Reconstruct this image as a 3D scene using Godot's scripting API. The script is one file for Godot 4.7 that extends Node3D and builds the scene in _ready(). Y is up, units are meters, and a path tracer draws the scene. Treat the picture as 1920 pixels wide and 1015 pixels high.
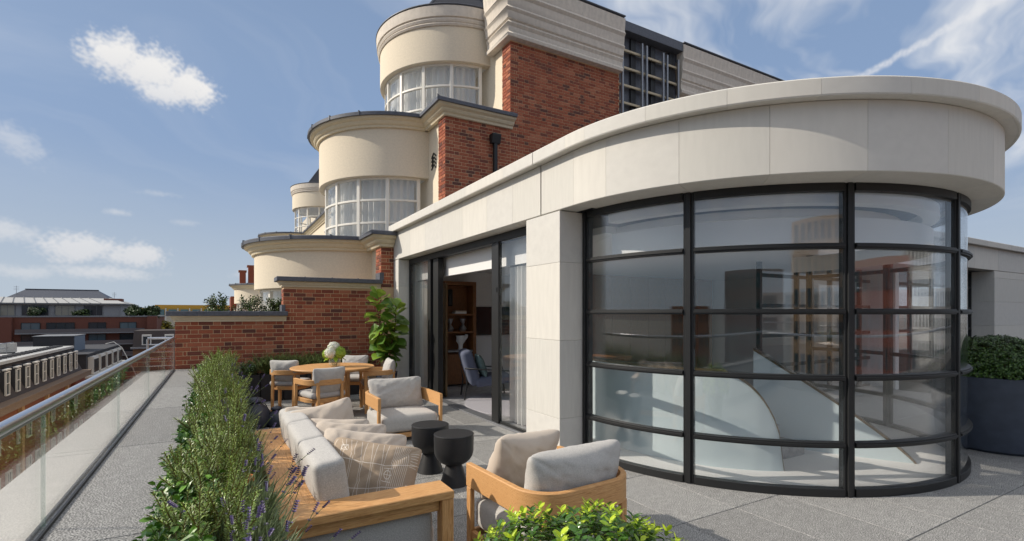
extends Node3D
# A penthouse roof terrace. Plan coordinates: X to the right along the brick gable, F away from the camera along the balustrade, h up; a Godot point is (X, h, -F).

var rng := RandomNumberGenerator.new()
var mats := {}
var used := {}
const EYE := 1.56
const GABLE := 10.35
const BX := 5.64
const BF := 4.16
const GX := 5.78
const GF := 4.28

func v(x: float, h: float, f: float) -> Vector3:
	return Vector3(x, h, -f)

func rr(a: float, b: float) -> float:
	return rng.randf_range(a, b)

# ---------------------------------------------------------------- nodes
func numbered(called: String) -> String:
	if not used.has(called):
		used[called] = 0
		return called
	used[called] += 1
	return "%s_%03d" % [called, used[called]]

func thing(called: String, label: String, category: String, at := Vector3.ZERO, turn := 0.0, group := "") -> Node3D:
	var o := Node3D.new()
	o.name = numbered(called)
	add_child(o)
	o.position = at
	o.rotation.y = turn
	tag(o, label, category, group)
	return o

func tag(o: Node3D, label: String, category: String, group := "", kind := "") -> void:
	if label: o.set_meta("label", label)
	if category: o.set_meta("category", category)
	if group: o.set_meta("group", group)
	if kind: o.set_meta("kind", kind)

func empty(called: String, parent: Node, at := Vector3.ZERO) -> Node3D:
	var o := Node3D.new()
	o.name = called
	parent.add_child(o, true)
	o.position = at
	return o

func put(called: String, mesh: Mesh, m: Material, parent: Node, xf := Transform3D.IDENTITY) -> MeshInstance3D:
	var o := MeshInstance3D.new()
	o.name = called if parent != self else numbered(called)
	o.mesh = mesh
	if m: o.material_override = m
	parent.add_child(o, true)
	o.transform = xf
	return o

func obj(called: String, st: SurfaceTool, m: Material, parent: Node, xf := Transform3D.IDENTITY) -> MeshInstance3D:
	return put(called, done(st), m, parent, xf)

func done(st: SurfaceTool) -> ArrayMesh:
	st.generate_normals()
	return st.commit()

func structure(called: String, st: SurfaceTool, m: Material, label := "", category := "") -> MeshInstance3D:
	var o := obj(called, st, m, self)
	tag(o, label, category, "", "structure")
	return o

func copies(called: String, mesh: Mesh, m: Material, parent: Node, xfs: Array, cols := []) -> MultiMeshInstance3D:
	var mm := MultiMesh.new()
	mm.transform_format = MultiMesh.TRANSFORM_3D
	mm.use_colors = cols.size() > 0
	mm.mesh = mesh
	mm.instance_count = xfs.size()
	for i in xfs.size():
		mm.set_instance_transform(i, xfs[i])
		if cols.size() > 0: mm.set_instance_color(i, cols[i])
	var o := MultiMeshInstance3D.new()
	o.name = called
	o.multimesh = mm
	o.material_override = m
	parent.add_child(o, true)
	o.set_meta("kind", "stuff")
	return o

# ---------------------------------------------------------------- shapes
func mb(flat := true) -> SurfaceTool:
	var st := SurfaceTool.new()
	st.begin(Mesh.PRIMITIVE_TRIANGLES)
	st.set_smooth_group(-1 if flat else 0)
	return st

func tri(st: SurfaceTool, a: Vector3, b: Vector3, c: Vector3) -> void:
	st.add_vertex(a); st.add_vertex(b); st.add_vertex(c)

func quad(st: SurfaceTool, a: Vector3, b: Vector3, c: Vector3, d: Vector3) -> void:
	tri(st, a, b, c); tri(st, a, c, d)

func oquad(st: SurfaceTool, a: Vector3, b: Vector3, c: Vector3, d: Vector3, out: Vector3) -> void:
	if (b - a).cross(c - a).dot(out) > 0.0:
		quad(st, a, d, c, b)
	else:
		quad(st, a, b, c, d)

func otri(st: SurfaceTool, a: Vector3, b: Vector3, c: Vector3, out: Vector3) -> void:
	if (b - a).cross(c - a).dot(out) > 0.0: tri(st, a, c, b)
	else: tri(st, a, b, c)

# a box with chamfered edges, centre c, size s
func bx(st: SurfaceTool, c: Vector3, s: Vector3, bv := 0.004, B := Basis.IDENTITY) -> void:
	var h := s * 0.5
	var r := minf(bv, minf(h.x, minf(h.y, h.z)) * 0.9)
	var pt := func(sg: Vector3, ax: int) -> Vector3:
		var p := Vector3(sg.x * (h.x - r), sg.y * (h.y - r), sg.z * (h.z - r))
		p[ax] = sg[ax] * h[ax]
		return c + B * p
	for ax in 3:
		var u := (ax + 1) % 3
		var w := (ax + 2) % 3
		for sg in [-1.0, 1.0]:
			var q := []
			for k in [[-1.0, -1.0], [1.0, -1.0], [1.0, 1.0], [-1.0, 1.0]]:
				var e := Vector3.ZERO
				e[ax] = sg; e[u] = k[0]; e[w] = k[1]
				q.append(pt.call(e, ax))
			var out := Vector3.ZERO
			out[ax] = sg
			oquad(st, q[0], q[1], q[2], q[3], B * out)
		if r <= 0.0001: continue
		for su in [-1.0, 1.0]:
			for sw in [-1.0, 1.0]:
				var e0 := Vector3.ZERO
				e0[ax] = -1.0; e0[u] = su; e0[w] = sw
				var e1 := e0
				e1[ax] = 1.0
				var out := Vector3.ZERO
				out[u] = su; out[w] = sw
				oquad(st, pt.call(e0, u), pt.call(e1, u), pt.call(e1, w), pt.call(e0, w), B * out)
	if r > 0.0001:
		for i in 8:
			var e := Vector3(1.0 if i & 1 else -1.0, 1.0 if i & 2 else -1.0, 1.0 if i & 4 else -1.0)
			otri(st, pt.call(e, 0), pt.call(e, 1), pt.call(e, 2), B * e)

# box given by plan ranges
func blk(st: SurfaceTool, x0: float, x1: float, h0: float, h1: float, f0: float, f1: float, bv := 0.004) -> void:
	bx(st, Vector3((x0 + x1) / 2, (h0 + h1) / 2, -(f0 + f1) / 2), Vector3(absf(x1 - x0), absf(h1 - h0), absf(f1 - f0)), bv)

func bar(st: SurfaceTool, a: Vector3, b: Vector3, w: float, t: float, bv := 0.003, up := Vector3.UP) -> void:
	var y := (b - a).normalized()
	var x := y.cross(up)
	if x.length() < 0.01: x = y.cross(Vector3.RIGHT)
	x = x.normalized()
	bx(st, (a + b) / 2, Vector3(w, (b - a).length(), t), bv, Basis(x, y, x.cross(y).normalized()))

func tube(st: SurfaceTool, path: Array, r0: float, r1: float, sides := 8, caps := true) -> void:
	var rings := []
	var x := Vector3.ZERO
	for i in path.size():
		var t: Vector3 = (path[mini(i + 1, path.size() - 1)] - path[maxi(i - 1, 0)]).normalized()
		if x == Vector3.ZERO:
			x = t.cross(Vector3.UP if absf(t.y) < 0.9 else Vector3.RIGHT).normalized()
		else:
			x = (x - t * x.dot(t)).normalized()
		var y := t.cross(x)
		var r := lerpf(r0, r1, float(i) / maxf(1.0, path.size() - 1))
		var ring := []
		for k in sides:
			var a := TAU * k / sides
			ring.append(path[i] + (x * cos(a) + y * sin(a)) * r)
		rings.append(ring)
	st.set_smooth_group(0)
	for i in rings.size() - 1:
		for k in sides:
			var n := (k + 1) % sides
			quad(st, rings[i][k], rings[i][n], rings[i + 1][n], rings[i + 1][k])
	if caps:
		st.set_smooth_group(-1)
		for k in range(1, sides - 1):
			tri(st, rings[0][0], rings[0][k + 1], rings[0][k])
			var l: Array = rings[-1]
			tri(st, l[0], l[k], l[k + 1])

# profile of (radius, height) points turned about the vertical through c
func lathe(st: SurfaceTool, c: Vector3, prof: Array, segs := 32, soft := false) -> void:
	for i in prof.size() - 1:
		st.set_smooth_group(0 if soft else i + 1)
		var p: Vector2 = prof[i]
		var q: Vector2 = prof[i + 1]
		for k in segs:
			var a := TAU * k / segs
			var b := TAU * (k + 1) / segs
			var d0 := Vector3(cos(a), 0, sin(a))
			var d1 := Vector3(cos(b), 0, sin(b))
			var u := Vector3.UP
			if p.x < 0.0001:
				tri(st, c + u * p.y, c + d1 * q.x + u * q.y, c + d0 * q.x + u * q.y)
			elif q.x < 0.0001:
				tri(st, c + d0 * p.x + u * p.y, c + d1 * p.x + u * p.y, c + u * q.y)
			else:
				quad(st, c + d0 * p.x + u * p.y, c + d1 * p.x + u * p.y, c + d1 * q.x + u * q.y, c + d0 * q.x + u * q.y)

# a closed profile of (outward, up) points carried along a path of [point, outward]
func sweep(st: SurfaceTool, prof: Array, path: Array, soft_profile := false) -> void:
	var n := prof.size()
	for j in n:
		st.set_smooth_group(1 if soft_profile else j + 1)
		var p: Vector2 = prof[j]
		var q: Vector2 = prof[(j + 1) % n]
		for i in path.size() - 1:
			var a: Vector3 = path[i][0]; var ao: Vector3 = path[i][1]
			var b: Vector3 = path[i + 1][0]; var bo: Vector3 = path[i + 1][1]
			quad(st, a + ao * p.x + Vector3.UP * p.y, b + bo * p.x + Vector3.UP * p.y, b + bo * q.x + Vector3.UP * q.y, a + ao * q.x + Vector3.UP * q.y)
	st.set_smooth_group(-1)
	var flat := PackedVector2Array()
	for p in prof: flat.append(p)
	var ids := Geometry2D.triangulate_polygon(flat)
	for e in [0, path.size() - 1]:
		var a: Vector3 = path[e][0]; var ao: Vector3 = path[e][1]
		for k in range(0, ids.size(), 3):
			var t := []
			for m in 3: t.append(a + ao * prof[ids[k + m]].x + Vector3.UP * prof[ids[k + m]].y)
			if e == 0: tri(st, t[0], t[1], t[2])
			else: tri(st, t[0], t[2], t[1])

func arc(cx: float, cf: float, r: float, a0: float, a1: float, n: int, h := 0.0) -> Array:
	var out := []
	for i in n + 1:
		var a := deg_to_rad(lerpf(a0, a1, float(i) / n))
		out.append([v(cx + r * cos(a), h, cf + r * sin(a)), Vector3(cos(a), 0, -sin(a))])
	return out

func line(x0: float, f0: float, x1: float, f1: float, out: Vector3, h := 0.0) -> Array:
	return [[v(x0, h, f0), out], [v(x1, h, f1), out]]

func rect(o0: float, o1: float, u0: float, u1: float, bv := 0.0) -> Array:
	if bv <= 0.0: return [Vector2(o0, u0), Vector2(o1, u0), Vector2(o1, u1), Vector2(o0, u1)]
	return [Vector2(o0, u0), Vector2(o1 - bv, u0), Vector2(o1, u0 + bv), Vector2(o1, u1 - bv), Vector2(o1 - bv, u1), Vector2(o0, u1)]

# an upholstered block: rounded edges, faces that swell, a little unevenness
func pad(st: SurfaceTool, s: Vector3, r: float, swell := Vector3.ZERO, rough := 0.0, seed_ := 1) -> void:
	var nz := FastNoiseLite.new()
	nz.seed = seed_
	nz.frequency = 1.0
	var h := s * 0.5
	var ts := [-1.0]
	var ticks := func(len_: float) -> Array:
		var t := []
		var k := r / (len_ * 0.5)
		for e in 4: t.append(-1.0 + k * (1.0 - cos(e / 4.0 * PI / 2)))
		var m := 8
		for e in m + 1: t.append(lerpf(-1.0 + k, 1.0 - k, float(e) / m))
		for e in 4: t.append(1.0 - k * (1.0 - cos((3 - e) / 4.0 * PI / 2)))
		return t
	ts = [ticks.call(s.x), ticks.call(s.y), ticks.call(s.z)]
	st.set_smooth_group(0)
	for ax in 3:
		var u := (ax + 1) % 3
		var w := (ax + 2) % 3
		for sg in [-1.0, 1.0]:
			var grid := []
			for a in ts[u]:
				var row := []
				for b in ts[w]:
					var p := Vector3.ZERO
					p[ax] = sg * h[ax]; p[u] = a * h[u]; p[w] = b * h[w]
					var inner := Vector3(clampf(p.x, r - h.x, h.x - r), clampf(p.y, r - h.y, h.y - r), clampf(p.z, r - h.z, h.z - r))
					var nrm := (p - inner).normalized()
					p = inner + nrm * r
					var g := Vector3(1.0 - pow(p.x / h.x, 2.0), 1.0 - pow(p.y / h.y, 2.0), 1.0 - pow(p.z / h.z, 2.0))
					for k in 3:
						p[k] += signf(p[k]) * swell[k] * maxf(g[(k + 1) % 3], 0.0) * maxf(g[(k + 2) % 3], 0.0) * absf(nrm[k])
					if rough > 0.0: p += nrm * rough * nz.get_noise_3dv(p * 7.0)
					row.append(p)
				grid.append(row)
			var out := Vector3.ZERO
			out[ax] = sg
			for i in grid.size() - 1:
				for j in grid[0].size() - 1:
					oquad(st, grid[i][j], grid[i + 1][j], grid[i + 1][j + 1], grid[i][j + 1], out)

# a loose cushion w by hh by t, standing in the xy plane, corners drawn out
func pillow(st: SurfaceTool, w: float, hh: float, t: float, seed_ := 1, crease := 0.012) -> void:
	var nz := FastNoiseLite.new()
	nz.seed = seed_
	nz.frequency = 1.0
	var n := 30
	st.set_smooth_group(0)
	for side in [-1.0, 1.0]:
		var g := []
		for i in n + 1:
			var row := []
			for j in n + 1:
				var a := -cos(PI * i / n)
				var b := -cos(PI * j / n)
				var e := sqrt(maxf(0.0, (1.0 - a * a)))
				var k := sqrt(maxf(0.0, (1.0 - b * b)))
				var z := t * 0.5 * pow(e, 0.75) * pow(k, 0.75)
				var sq := maxf(absf(a), absf(b)) / maxf(0.001, pow(pow(absf(a), 9.0) + pow(absf(b), 9.0), 1.0 / 9.0))
				var x := a * sq * w * 0.5 * (1.0 - 0.08 * (1.0 - b * b))
				var y := b * sq * hh * 0.5 * (1.0 - 0.09 * (1.0 - a * a))
				var wr := nz.get_noise_3d(x * 7.0, y * 7.0, side * 3.0) * crease - absf(nz.get_noise_3d(x * 12.0 + y * 5.0, y * 6.0 - x * 3.0, side * 5.0 + 9.0)) * crease * 1.1
				row.append([Vector3(x, y, side * maxf(0.0, z + wr * minf(1.0, e * k * 2.0))), Vector2(a * 0.5 + 0.5, 0.5 - b * 0.5)])
			g.append(row)
		for i in n:
			for j in n:
				var q := [g[i][j], g[i + 1][j], g[i + 1][j + 1], g[i][j + 1]]
				var ids := [0, 1, 2, 0, 2, 3] if side < 0 else [0, 2, 1, 0, 3, 2]
				for m in ids:
					st.set_uv(q[m][1])
					st.add_vertex(q[m][0])

# ---------------------------------------------------------------- materials
func noise(freq: float, seed_ := 1, oct := 4, kind := FastNoiseLite.TYPE_SIMPLEX_SMOOTH) -> FastNoiseLite:
	var n := FastNoiseLite.new()
	n.noise_type = kind
	n.frequency = freq
	n.seed = seed_
	n.fractal_octaves = oct
	return n

func ntex(freq: float, cols: Array, seed_ := 1, oct := 4, size := 512, stops := []) -> NoiseTexture2D:
	var t := NoiseTexture2D.new()
	t.width = size
	t.height = size
	t.seamless = true
	t.noise = noise(freq, seed_, oct)
	var g := Gradient.new()
	var offs := PackedFloat32Array()
	var cc := PackedColorArray()
	for i in cols.size():
		offs.append(stops[i] if stops.size() else float(i) / (cols.size() - 1))
		cc.append(cols[i])
	g.offsets = offs
	g.colors = cc
	t.color_ramp = g
	return t

func rgb8(r: float, g: float, b: float) -> Color:
	return Color(r / 255.0, g / 255.0, b / 255.0)

func plain(c: Color, rough := 0.6, metal := 0.0) -> StandardMaterial3D:
	var m := StandardMaterial3D.new()
	m.albedo_color = c
	m.roughness = rough
	m.metallic = metal
	return m

# mottled colour c with spread k, seen at `scale` repeats a metre, with relief
func mottled(c: Color, k: float, freq: float, scale: Vector3, rough: float, relief := 0.0, seed_ := 1, world := true, oct := 4) -> StandardMaterial3D:
	var m := plain(Color.WHITE, rough)
	var d := Color(c.r * (1 - k), c.g * (1 - k), c.b * (1 - k))
	var l := Color(minf(1, c.r * (1 + k)), minf(1, c.g * (1 + k)), minf(1, c.b * (1 + k)))
	m.albedo_texture = ntex(freq, [d, c, l], seed_, oct)
	m.uv1_triplanar = true
	m.uv1_world_triplanar = world
	m.uv1_scale = scale
	if relief > 0.0:
		m.heightmap_enabled = true
		m.heightmap_texture = m.albedo_texture if k > 0.02 else ntex(freq, [Color.BLACK, Color.WHITE], seed_, oct)
		m.heightmap_scale = relief
	return m

func overlay(m: StandardMaterial3D, freq: float, lo: float, hi: float, seed_: int, scale_from_uv1 := true) -> void:
	m.detail_enabled = true
	m.detail_blend_mode = BaseMaterial3D.BLEND_MODE_MUL
	m.detail_uv_layer = BaseMaterial3D.DETAIL_UV_1
	m.detail_albedo = ntex(freq, [Color(lo, lo, lo), Color(hi, hi, hi)], seed_, 3)

func pane(alpha := 0.03, c := Color(0.55, 0.68, 0.68)) -> StandardMaterial3D:
	var m := plain(Color(c.r, c.g, c.b, alpha), 0.0)
	m.transparency = BaseMaterial3D.TRANSPARENCY_ALPHA
	m.metallic_specular = 0.6
	return m

func leafy(c: Color, rough := 0.45, glow := 0.35, tinted := false, warm := true) -> StandardMaterial3D:
	var m := plain(c, rough)
	m.backlight_enabled = true
	m.backlight = Color(glow, glow * 1.1, glow * 0.5) if warm else Color(glow, glow, glow)
	m.cull_mode = BaseMaterial3D.CULL_DISABLED
	m.vertex_color_use_as_albedo = tinted
	return m

func make_materials() -> void:
	mats.stone = mottled(rgb8(210, 207, 200), 0.016, 0.012, Vector3(0.9, 0.9, 0.9), 0.8, 0.0, 3)
	overlay(mats.stone, 0.02, 0.975, 1.0, 8)
	mats.stone_b = mottled(rgb8(206, 203, 195), 0.022, 0.03, Vector3(1.3, 0.16, 1.3), 0.8, 0.0, 14)
	mats.stone_c = mottled(rgb8(213, 209, 200), 0.022, 0.02, Vector3(1.1, 0.2, 1.1), 0.8, 0.0, 24)
	mats.joint = plain(rgb8(150, 145, 132), 0.9)
	# granite: fine salt-and-pepper over slow patches
	for k in 4:
		var b: float = [163.0, 157.0, 168.0, 160.0][k]
		var g := plain(Color.WHITE, 0.72)
		g.albedo_texture = ntex(0.17, [rgb8(b * 0.42, b * 0.42, b * 0.43), rgb8(b * 0.92, b * 0.915, b * 0.9), rgb8(b * 1.0, b * 0.995, b * 0.98), rgb8(b * 1.36, b * 1.35, b * 1.32)], 40 + k, 2, 512, [0.2, 0.46, 0.56, 0.8])
		g.uv1_triplanar = true
		g.uv1_world_triplanar = true
		g.uv1_scale = Vector3(1.15, 1.15, 1.15)
		g.uv1_offset = Vector3(k * 0.37, 0, k * 0.21)
		overlay(g, 0.018, 0.86, 1.0, 60 + k)
		mats["granite%d" % k] = g
	mats.grout = plain(rgb8(40, 40, 40), 0.95)
	mats.grout_pale = plain(rgb8(188, 186, 180), 0.95)
	mats.render = mottled(rgb8(226, 213, 190), 0.035, 0.03, Vector3(1.2, 1.2, 1.2), 0.9, 0.35, 5)
	mats.cornice = mottled(rgb8(222, 208, 178), 0.03, 0.02, Vector3(1, 1, 1), 0.75, 0.0, 6)
	mats.cast = mottled(rgb8(214, 204, 190), 0.06, 0.02, Vector3(0.8, 0.5, 0.8), 0.8, 0.0, 7)
	mats.lead = mottled(rgb8(92, 95, 103), 0.1, 0.02, Vector3(1.5, 1.5, 1.5), 0.55, 0.0, 9)
	mats.lead.metallic = 0.25
	mats.mortar = mottled(rgb8(206, 174, 138), 0.1, 0.08, Vector3(2, 2, 2), 0.95, 0.25, 11)
	var bricks := [[158, 90, 64], [148, 79, 56], [166, 97, 70], [134, 73, 56], [154, 85, 60], [118, 69, 55], [100, 64, 55], [174, 110, 82]]
	for i in bricks.size():
		var b: Array = bricks[i]
		mats["brick%d" % i] = mottled(rgb8(b[0], b[1], b[2]), 0.16, 0.06, Vector3(2.3, 2.3, 2.3), 0.9, 0.22, 70 + i)
	mats.black = plain(rgb8(26, 27, 28), 0.5)
	mats.black2 = plain(rgb8(40, 41, 43), 0.5)
	mats.white_frame = plain(rgb8(236, 231, 219), 0.45)
	mats.glass = pane(0.012, Color(0.30, 0.52, 0.55))
	mats.glass_rail = pane(0.015, Color(0.3, 0.45, 0.4))
	mats.glass_edge = pane(0.14, Color(0.62, 0.76, 0.70))
	mats.glass_tower = pane(0.02)
	mats.steel = plain(rgb8(196, 198, 204), 0.28, 0.9)
	mats.alu = plain(rgb8(150, 152, 156), 0.45, 0.7)
	for ax in 3:
		var m := plain(Color.WHITE, 0.55)
		m.albedo_texture = ntex(0.02, [rgb8(176, 124, 74), rgb8(208, 158, 102), rgb8(198, 146, 90), rgb8(220, 174, 120), rgb8(186, 132, 80)], 90 + ax, 5, 512, [0.2, 0.4, 0.52, 0.66, 0.85])
		m.uv1_triplanar = true
		var sc := Vector3(9, 9, 9)
		sc[ax] = 0.5
		m.uv1_scale = sc
		m.uv1_offset = Vector3(0.31, 0.17, 0.53)
		m.heightmap_enabled = true
		m.heightmap_texture = m.albedo_texture
		m.heightmap_scale = 0.03
		mats["teak%d" % ax] = m
	mats.fabric = mottled(rgb8(190, 187, 182), 0.13, 0.07, Vector3(3, 3, 3), 0.95, 0.05, 20, false, 3)
	overlay(mats.fabric, 0.015, 0.94, 1.0, 21)
	mats.fabric.rim_enabled = true
	mats.fabric.rim = 0.3
	mats.fabric_dark = mottled(rgb8(180, 178, 176), 0.14, 0.07, Vector3(3, 3, 3), 0.95, 0.05, 22, false, 3)
	mats.beige = mottled(rgb8(196, 183, 168), 0.08, 0.09, Vector3(4, 4, 4), 0.95, 0.05, 23, false, 3)
	mats.beige.rim_enabled = true
	mats.beige.rim = 0.3
	mats.printed = print_fabric()
	mats.matt_black = plain(rgb8(34, 34, 36), 0.5)
	mats.charcoal = mottled(rgb8(62, 66, 76), 0.08, 0.02, Vector3(2, 2, 2), 0.45, 0.0, 25)
	mats.planter = mottled(rgb8(36, 36, 39), 0.08, 0.03, Vector3(2, 2, 2), 0.6, 0.0, 26)
	mats.blue_pot = mottled(rgb8(62, 70, 84), 0.12, 0.012, Vector3(1, 1, 1), 0.55, 0.1, 27)
	mats.soil = mottled(rgb8(60, 46, 36), 0.3, 0.1, Vector3(4, 4, 4), 1.0, 0.8, 28)
	mats.terracotta = mottled(rgb8(190, 118, 60), 0.1, 0.03, Vector3(2, 2, 2), 0.85, 0.0, 29)
	mats.bark = mottled(rgb8(112, 88, 62), 0.2, 0.05, Vector3(6, 3, 6), 0.95, 0.2, 30)
	mats.rosemary = leafy(rgb8(128, 140, 84), 0.5, 0.3, true)
	mats.lavender_leaf = leafy(rgb8(134, 148, 112), 0.6, 0.3, true)
	mats.lavender_bloom = leafy(rgb8(96, 78, 142), 0.8, 0.2, true)
	mats.euonymus = leafy(rgb8(66, 104, 36), 0.32, 0.25, true)
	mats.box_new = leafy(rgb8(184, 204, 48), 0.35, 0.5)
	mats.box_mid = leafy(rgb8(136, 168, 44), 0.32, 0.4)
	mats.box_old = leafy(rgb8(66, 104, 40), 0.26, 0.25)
	mats.box_dark = leafy(rgb8(44, 66, 28), 0.4, 0.2, true)
	mats.fig = leafy(rgb8(118, 148, 48), 0.3, 0.45)
	mats.fig_old = leafy(rgb8(80, 116, 40), 0.28, 0.35)
	mats.fern = leafy(rgb8(78, 104, 48), 0.5, 0.3, true)
	mats.white_wall = plain(rgb8(226, 226, 224), 0.85)
	mats.pale_wall = plain(rgb8(196, 210, 214), 0.6)
	mats.ceiling = plain(rgb8(232, 232, 230), 0.9)
	mats.walnut = mottled(rgb8(124, 80, 42), 0.2, 0.02, Vector3(6, 0.6, 6), 0.5, 0.0, 33)
	mats.bronze = plain(rgb8(110, 92, 66), 0.35, 0.6)
	mats.marble = mottled(rgb8(150, 150, 152), 0.16, 0.012, Vector3(1.2, 1.2, 1.2), 0.4, 0.0, 34)
	mats.rug = mottled(rgb8(168, 166, 172), 0.1, 0.05, Vector3(2, 2, 2), 1.0, 0.2, 35)
	mats.sheer = leafy(rgb8(232, 232, 228), 0.9, 0.8, false, false)
	mats.slate = mottled(rgb8(62, 62, 68), 0.2, 0.05, Vector3(0.7, 0.7, 0.7), 0.6, 0.0, 36)

# taupe cloth with white line drawing: ribs, grids and small figures
func print_fabric() -> StandardMaterial3D:
	var w := 768
	var h := 512
	var im := Image.create(w, h, true, Image.FORMAT_RGB8)
	var nz := noise(0.12, 5, 3)
	var base := rgb8(168, 149, 128)
	for y in h:
		for x in w:
			var k := 1.0 + 0.07 * nz.get_noise_2d(x, y) + (0.025 if (x + y) % 2 else -0.025)
			im.set_pixel(x, y, Color(base.r * k, base.g * k, base.b * k))
	var ink := rgb8(226, 218, 206)
	var stroke := func(pts: Array, t: int) -> void:
		for i in pts.size() - 1:
			var a: Vector2 = pts[i]
			var b: Vector2 = pts[i + 1]
			var n := int(a.distance_to(b)) + 1
			for k in n + 1:
				var p := a.lerp(b, float(k) / n)
				im.fill_rect(Rect2i(int(p.x) - t / 2, int(p.y) - t / 2, t, t), ink)
	# two long lines that bow across the cloth, with bent ribs between
	for row in 2:
		var pts := []
		for k in 40: pts.append(Vector2(k * w / 39.0, 150 + row * 190 + 36 * sin(k * 0.08 + row)))
		stroke.call(pts, 4)
	var edges := []
	for k in 11:
		var x0 := 20.0 + k * 46
		var pts := []
		for j in 24:
			var t := j / 23.0
			pts.append(Vector2(x0 + 16 * sin(t * PI) * (1 if k % 2 else -1) + t * 18, 20 + t * (h - 40)))
		stroke.call(pts, 3)
		edges.append(pts)
	for k in 9:
		var x0 := 540.0 + k * 16
		stroke.call([Vector2(x0, 30), Vector2(x0 + 6, 190), Vector2(x0 - 8, 330), Vector2(x0 + 14, 490)], 3)
	for k in 6:
		stroke.call([Vector2(690, 60 + k * 22), Vector2(750, 66 + k * 22)], 3)
	var ring := []
	for k in 25: ring.append(Vector2(520 + 26 * cos(TAU * k / 24), 250 + 30 * sin(TAU * k / 24)))
	stroke.call(ring, 4)
	stroke.call([Vector2(486, 250), Vector2(554, 250)], 4)
	stroke.call([Vector2(520, 204), Vector2(520, 296)], 4)
	stroke.call([Vector2(486, 204), Vector2(554, 204)], 4)
	stroke.call([Vector2(486, 300), Vector2(554, 300)], 4)
	for q in [[610, 390, 52, 66], [690, 300, 44, 80], [80, 60, 50, 44]]:
		var a := Vector2(q[0], q[1])
		var s := Vector2(q[2], q[3])
		stroke.call([a, a + Vector2(s.x, 0), a + s, a + Vector2(0, s.y), a], 4)
		stroke.call([a, a + s], 3)
		stroke.call([a + Vector2(s.x, 0), a + Vector2(0, s.y)], 3)
	im.generate_mipmaps()
	var m := plain(Color.WHITE, 0.95)
	m.albedo_texture = ImageTexture.create_from_image(im)
	return m

# ---------------------------------------------------------------- sky
func smooth(a: float, b: float, x: float) -> float:
	return smoothstep(a, b, x)

var n_puff := FastNoiseLite.new()
var n_edge := FastNoiseLite.new()
var n_wisp := FastNoiseLite.new()

# [azimuth, elevation, half width, half height, tilt, density] in degrees; azimuth 0 is straight along the balustrade
const CLOUDS := [
	[-8.1, 21.9, 2.9, 2.3, 6.0, 1.0], [-5.3, 21.3, 3.5, 2.6, -4.0, 1.0], [-2.6, 20.7, 3.0, 2.1, -12.0, 1.0], [-4.6, 19.9, 3.0, 1.5, -4.0, 0.9],
	[-10.6, 5.6, 3.6, 1.7, 0.0, 0.85], [-6.6, 5.3, 3.2, 1.5, -4.0, 0.85], [-9.0, 3.6, 5.0, 0.9, 0.0, 0.7], [-15.0, 6.6, 3.0, 1.2, -6.0, 0.6],
	[-14.0, 3.4, 3.5, 0.8, 0.0, 0.5], [3.0, 4.0, 2.4, 0.7, 4.0, 0.55], [-8.0, 9.0, 1.4, 0.4, 0.0, 0.4], [-3.0, 8.6, 1.6, 0.4, 0.0, 0.22], [-5.0, 11.0, 2.0, 0.4, 0.0, 0.22],
	[-14.4, 13.6, 2.6, 1.5, -30.0, 0.38],
]

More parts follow.
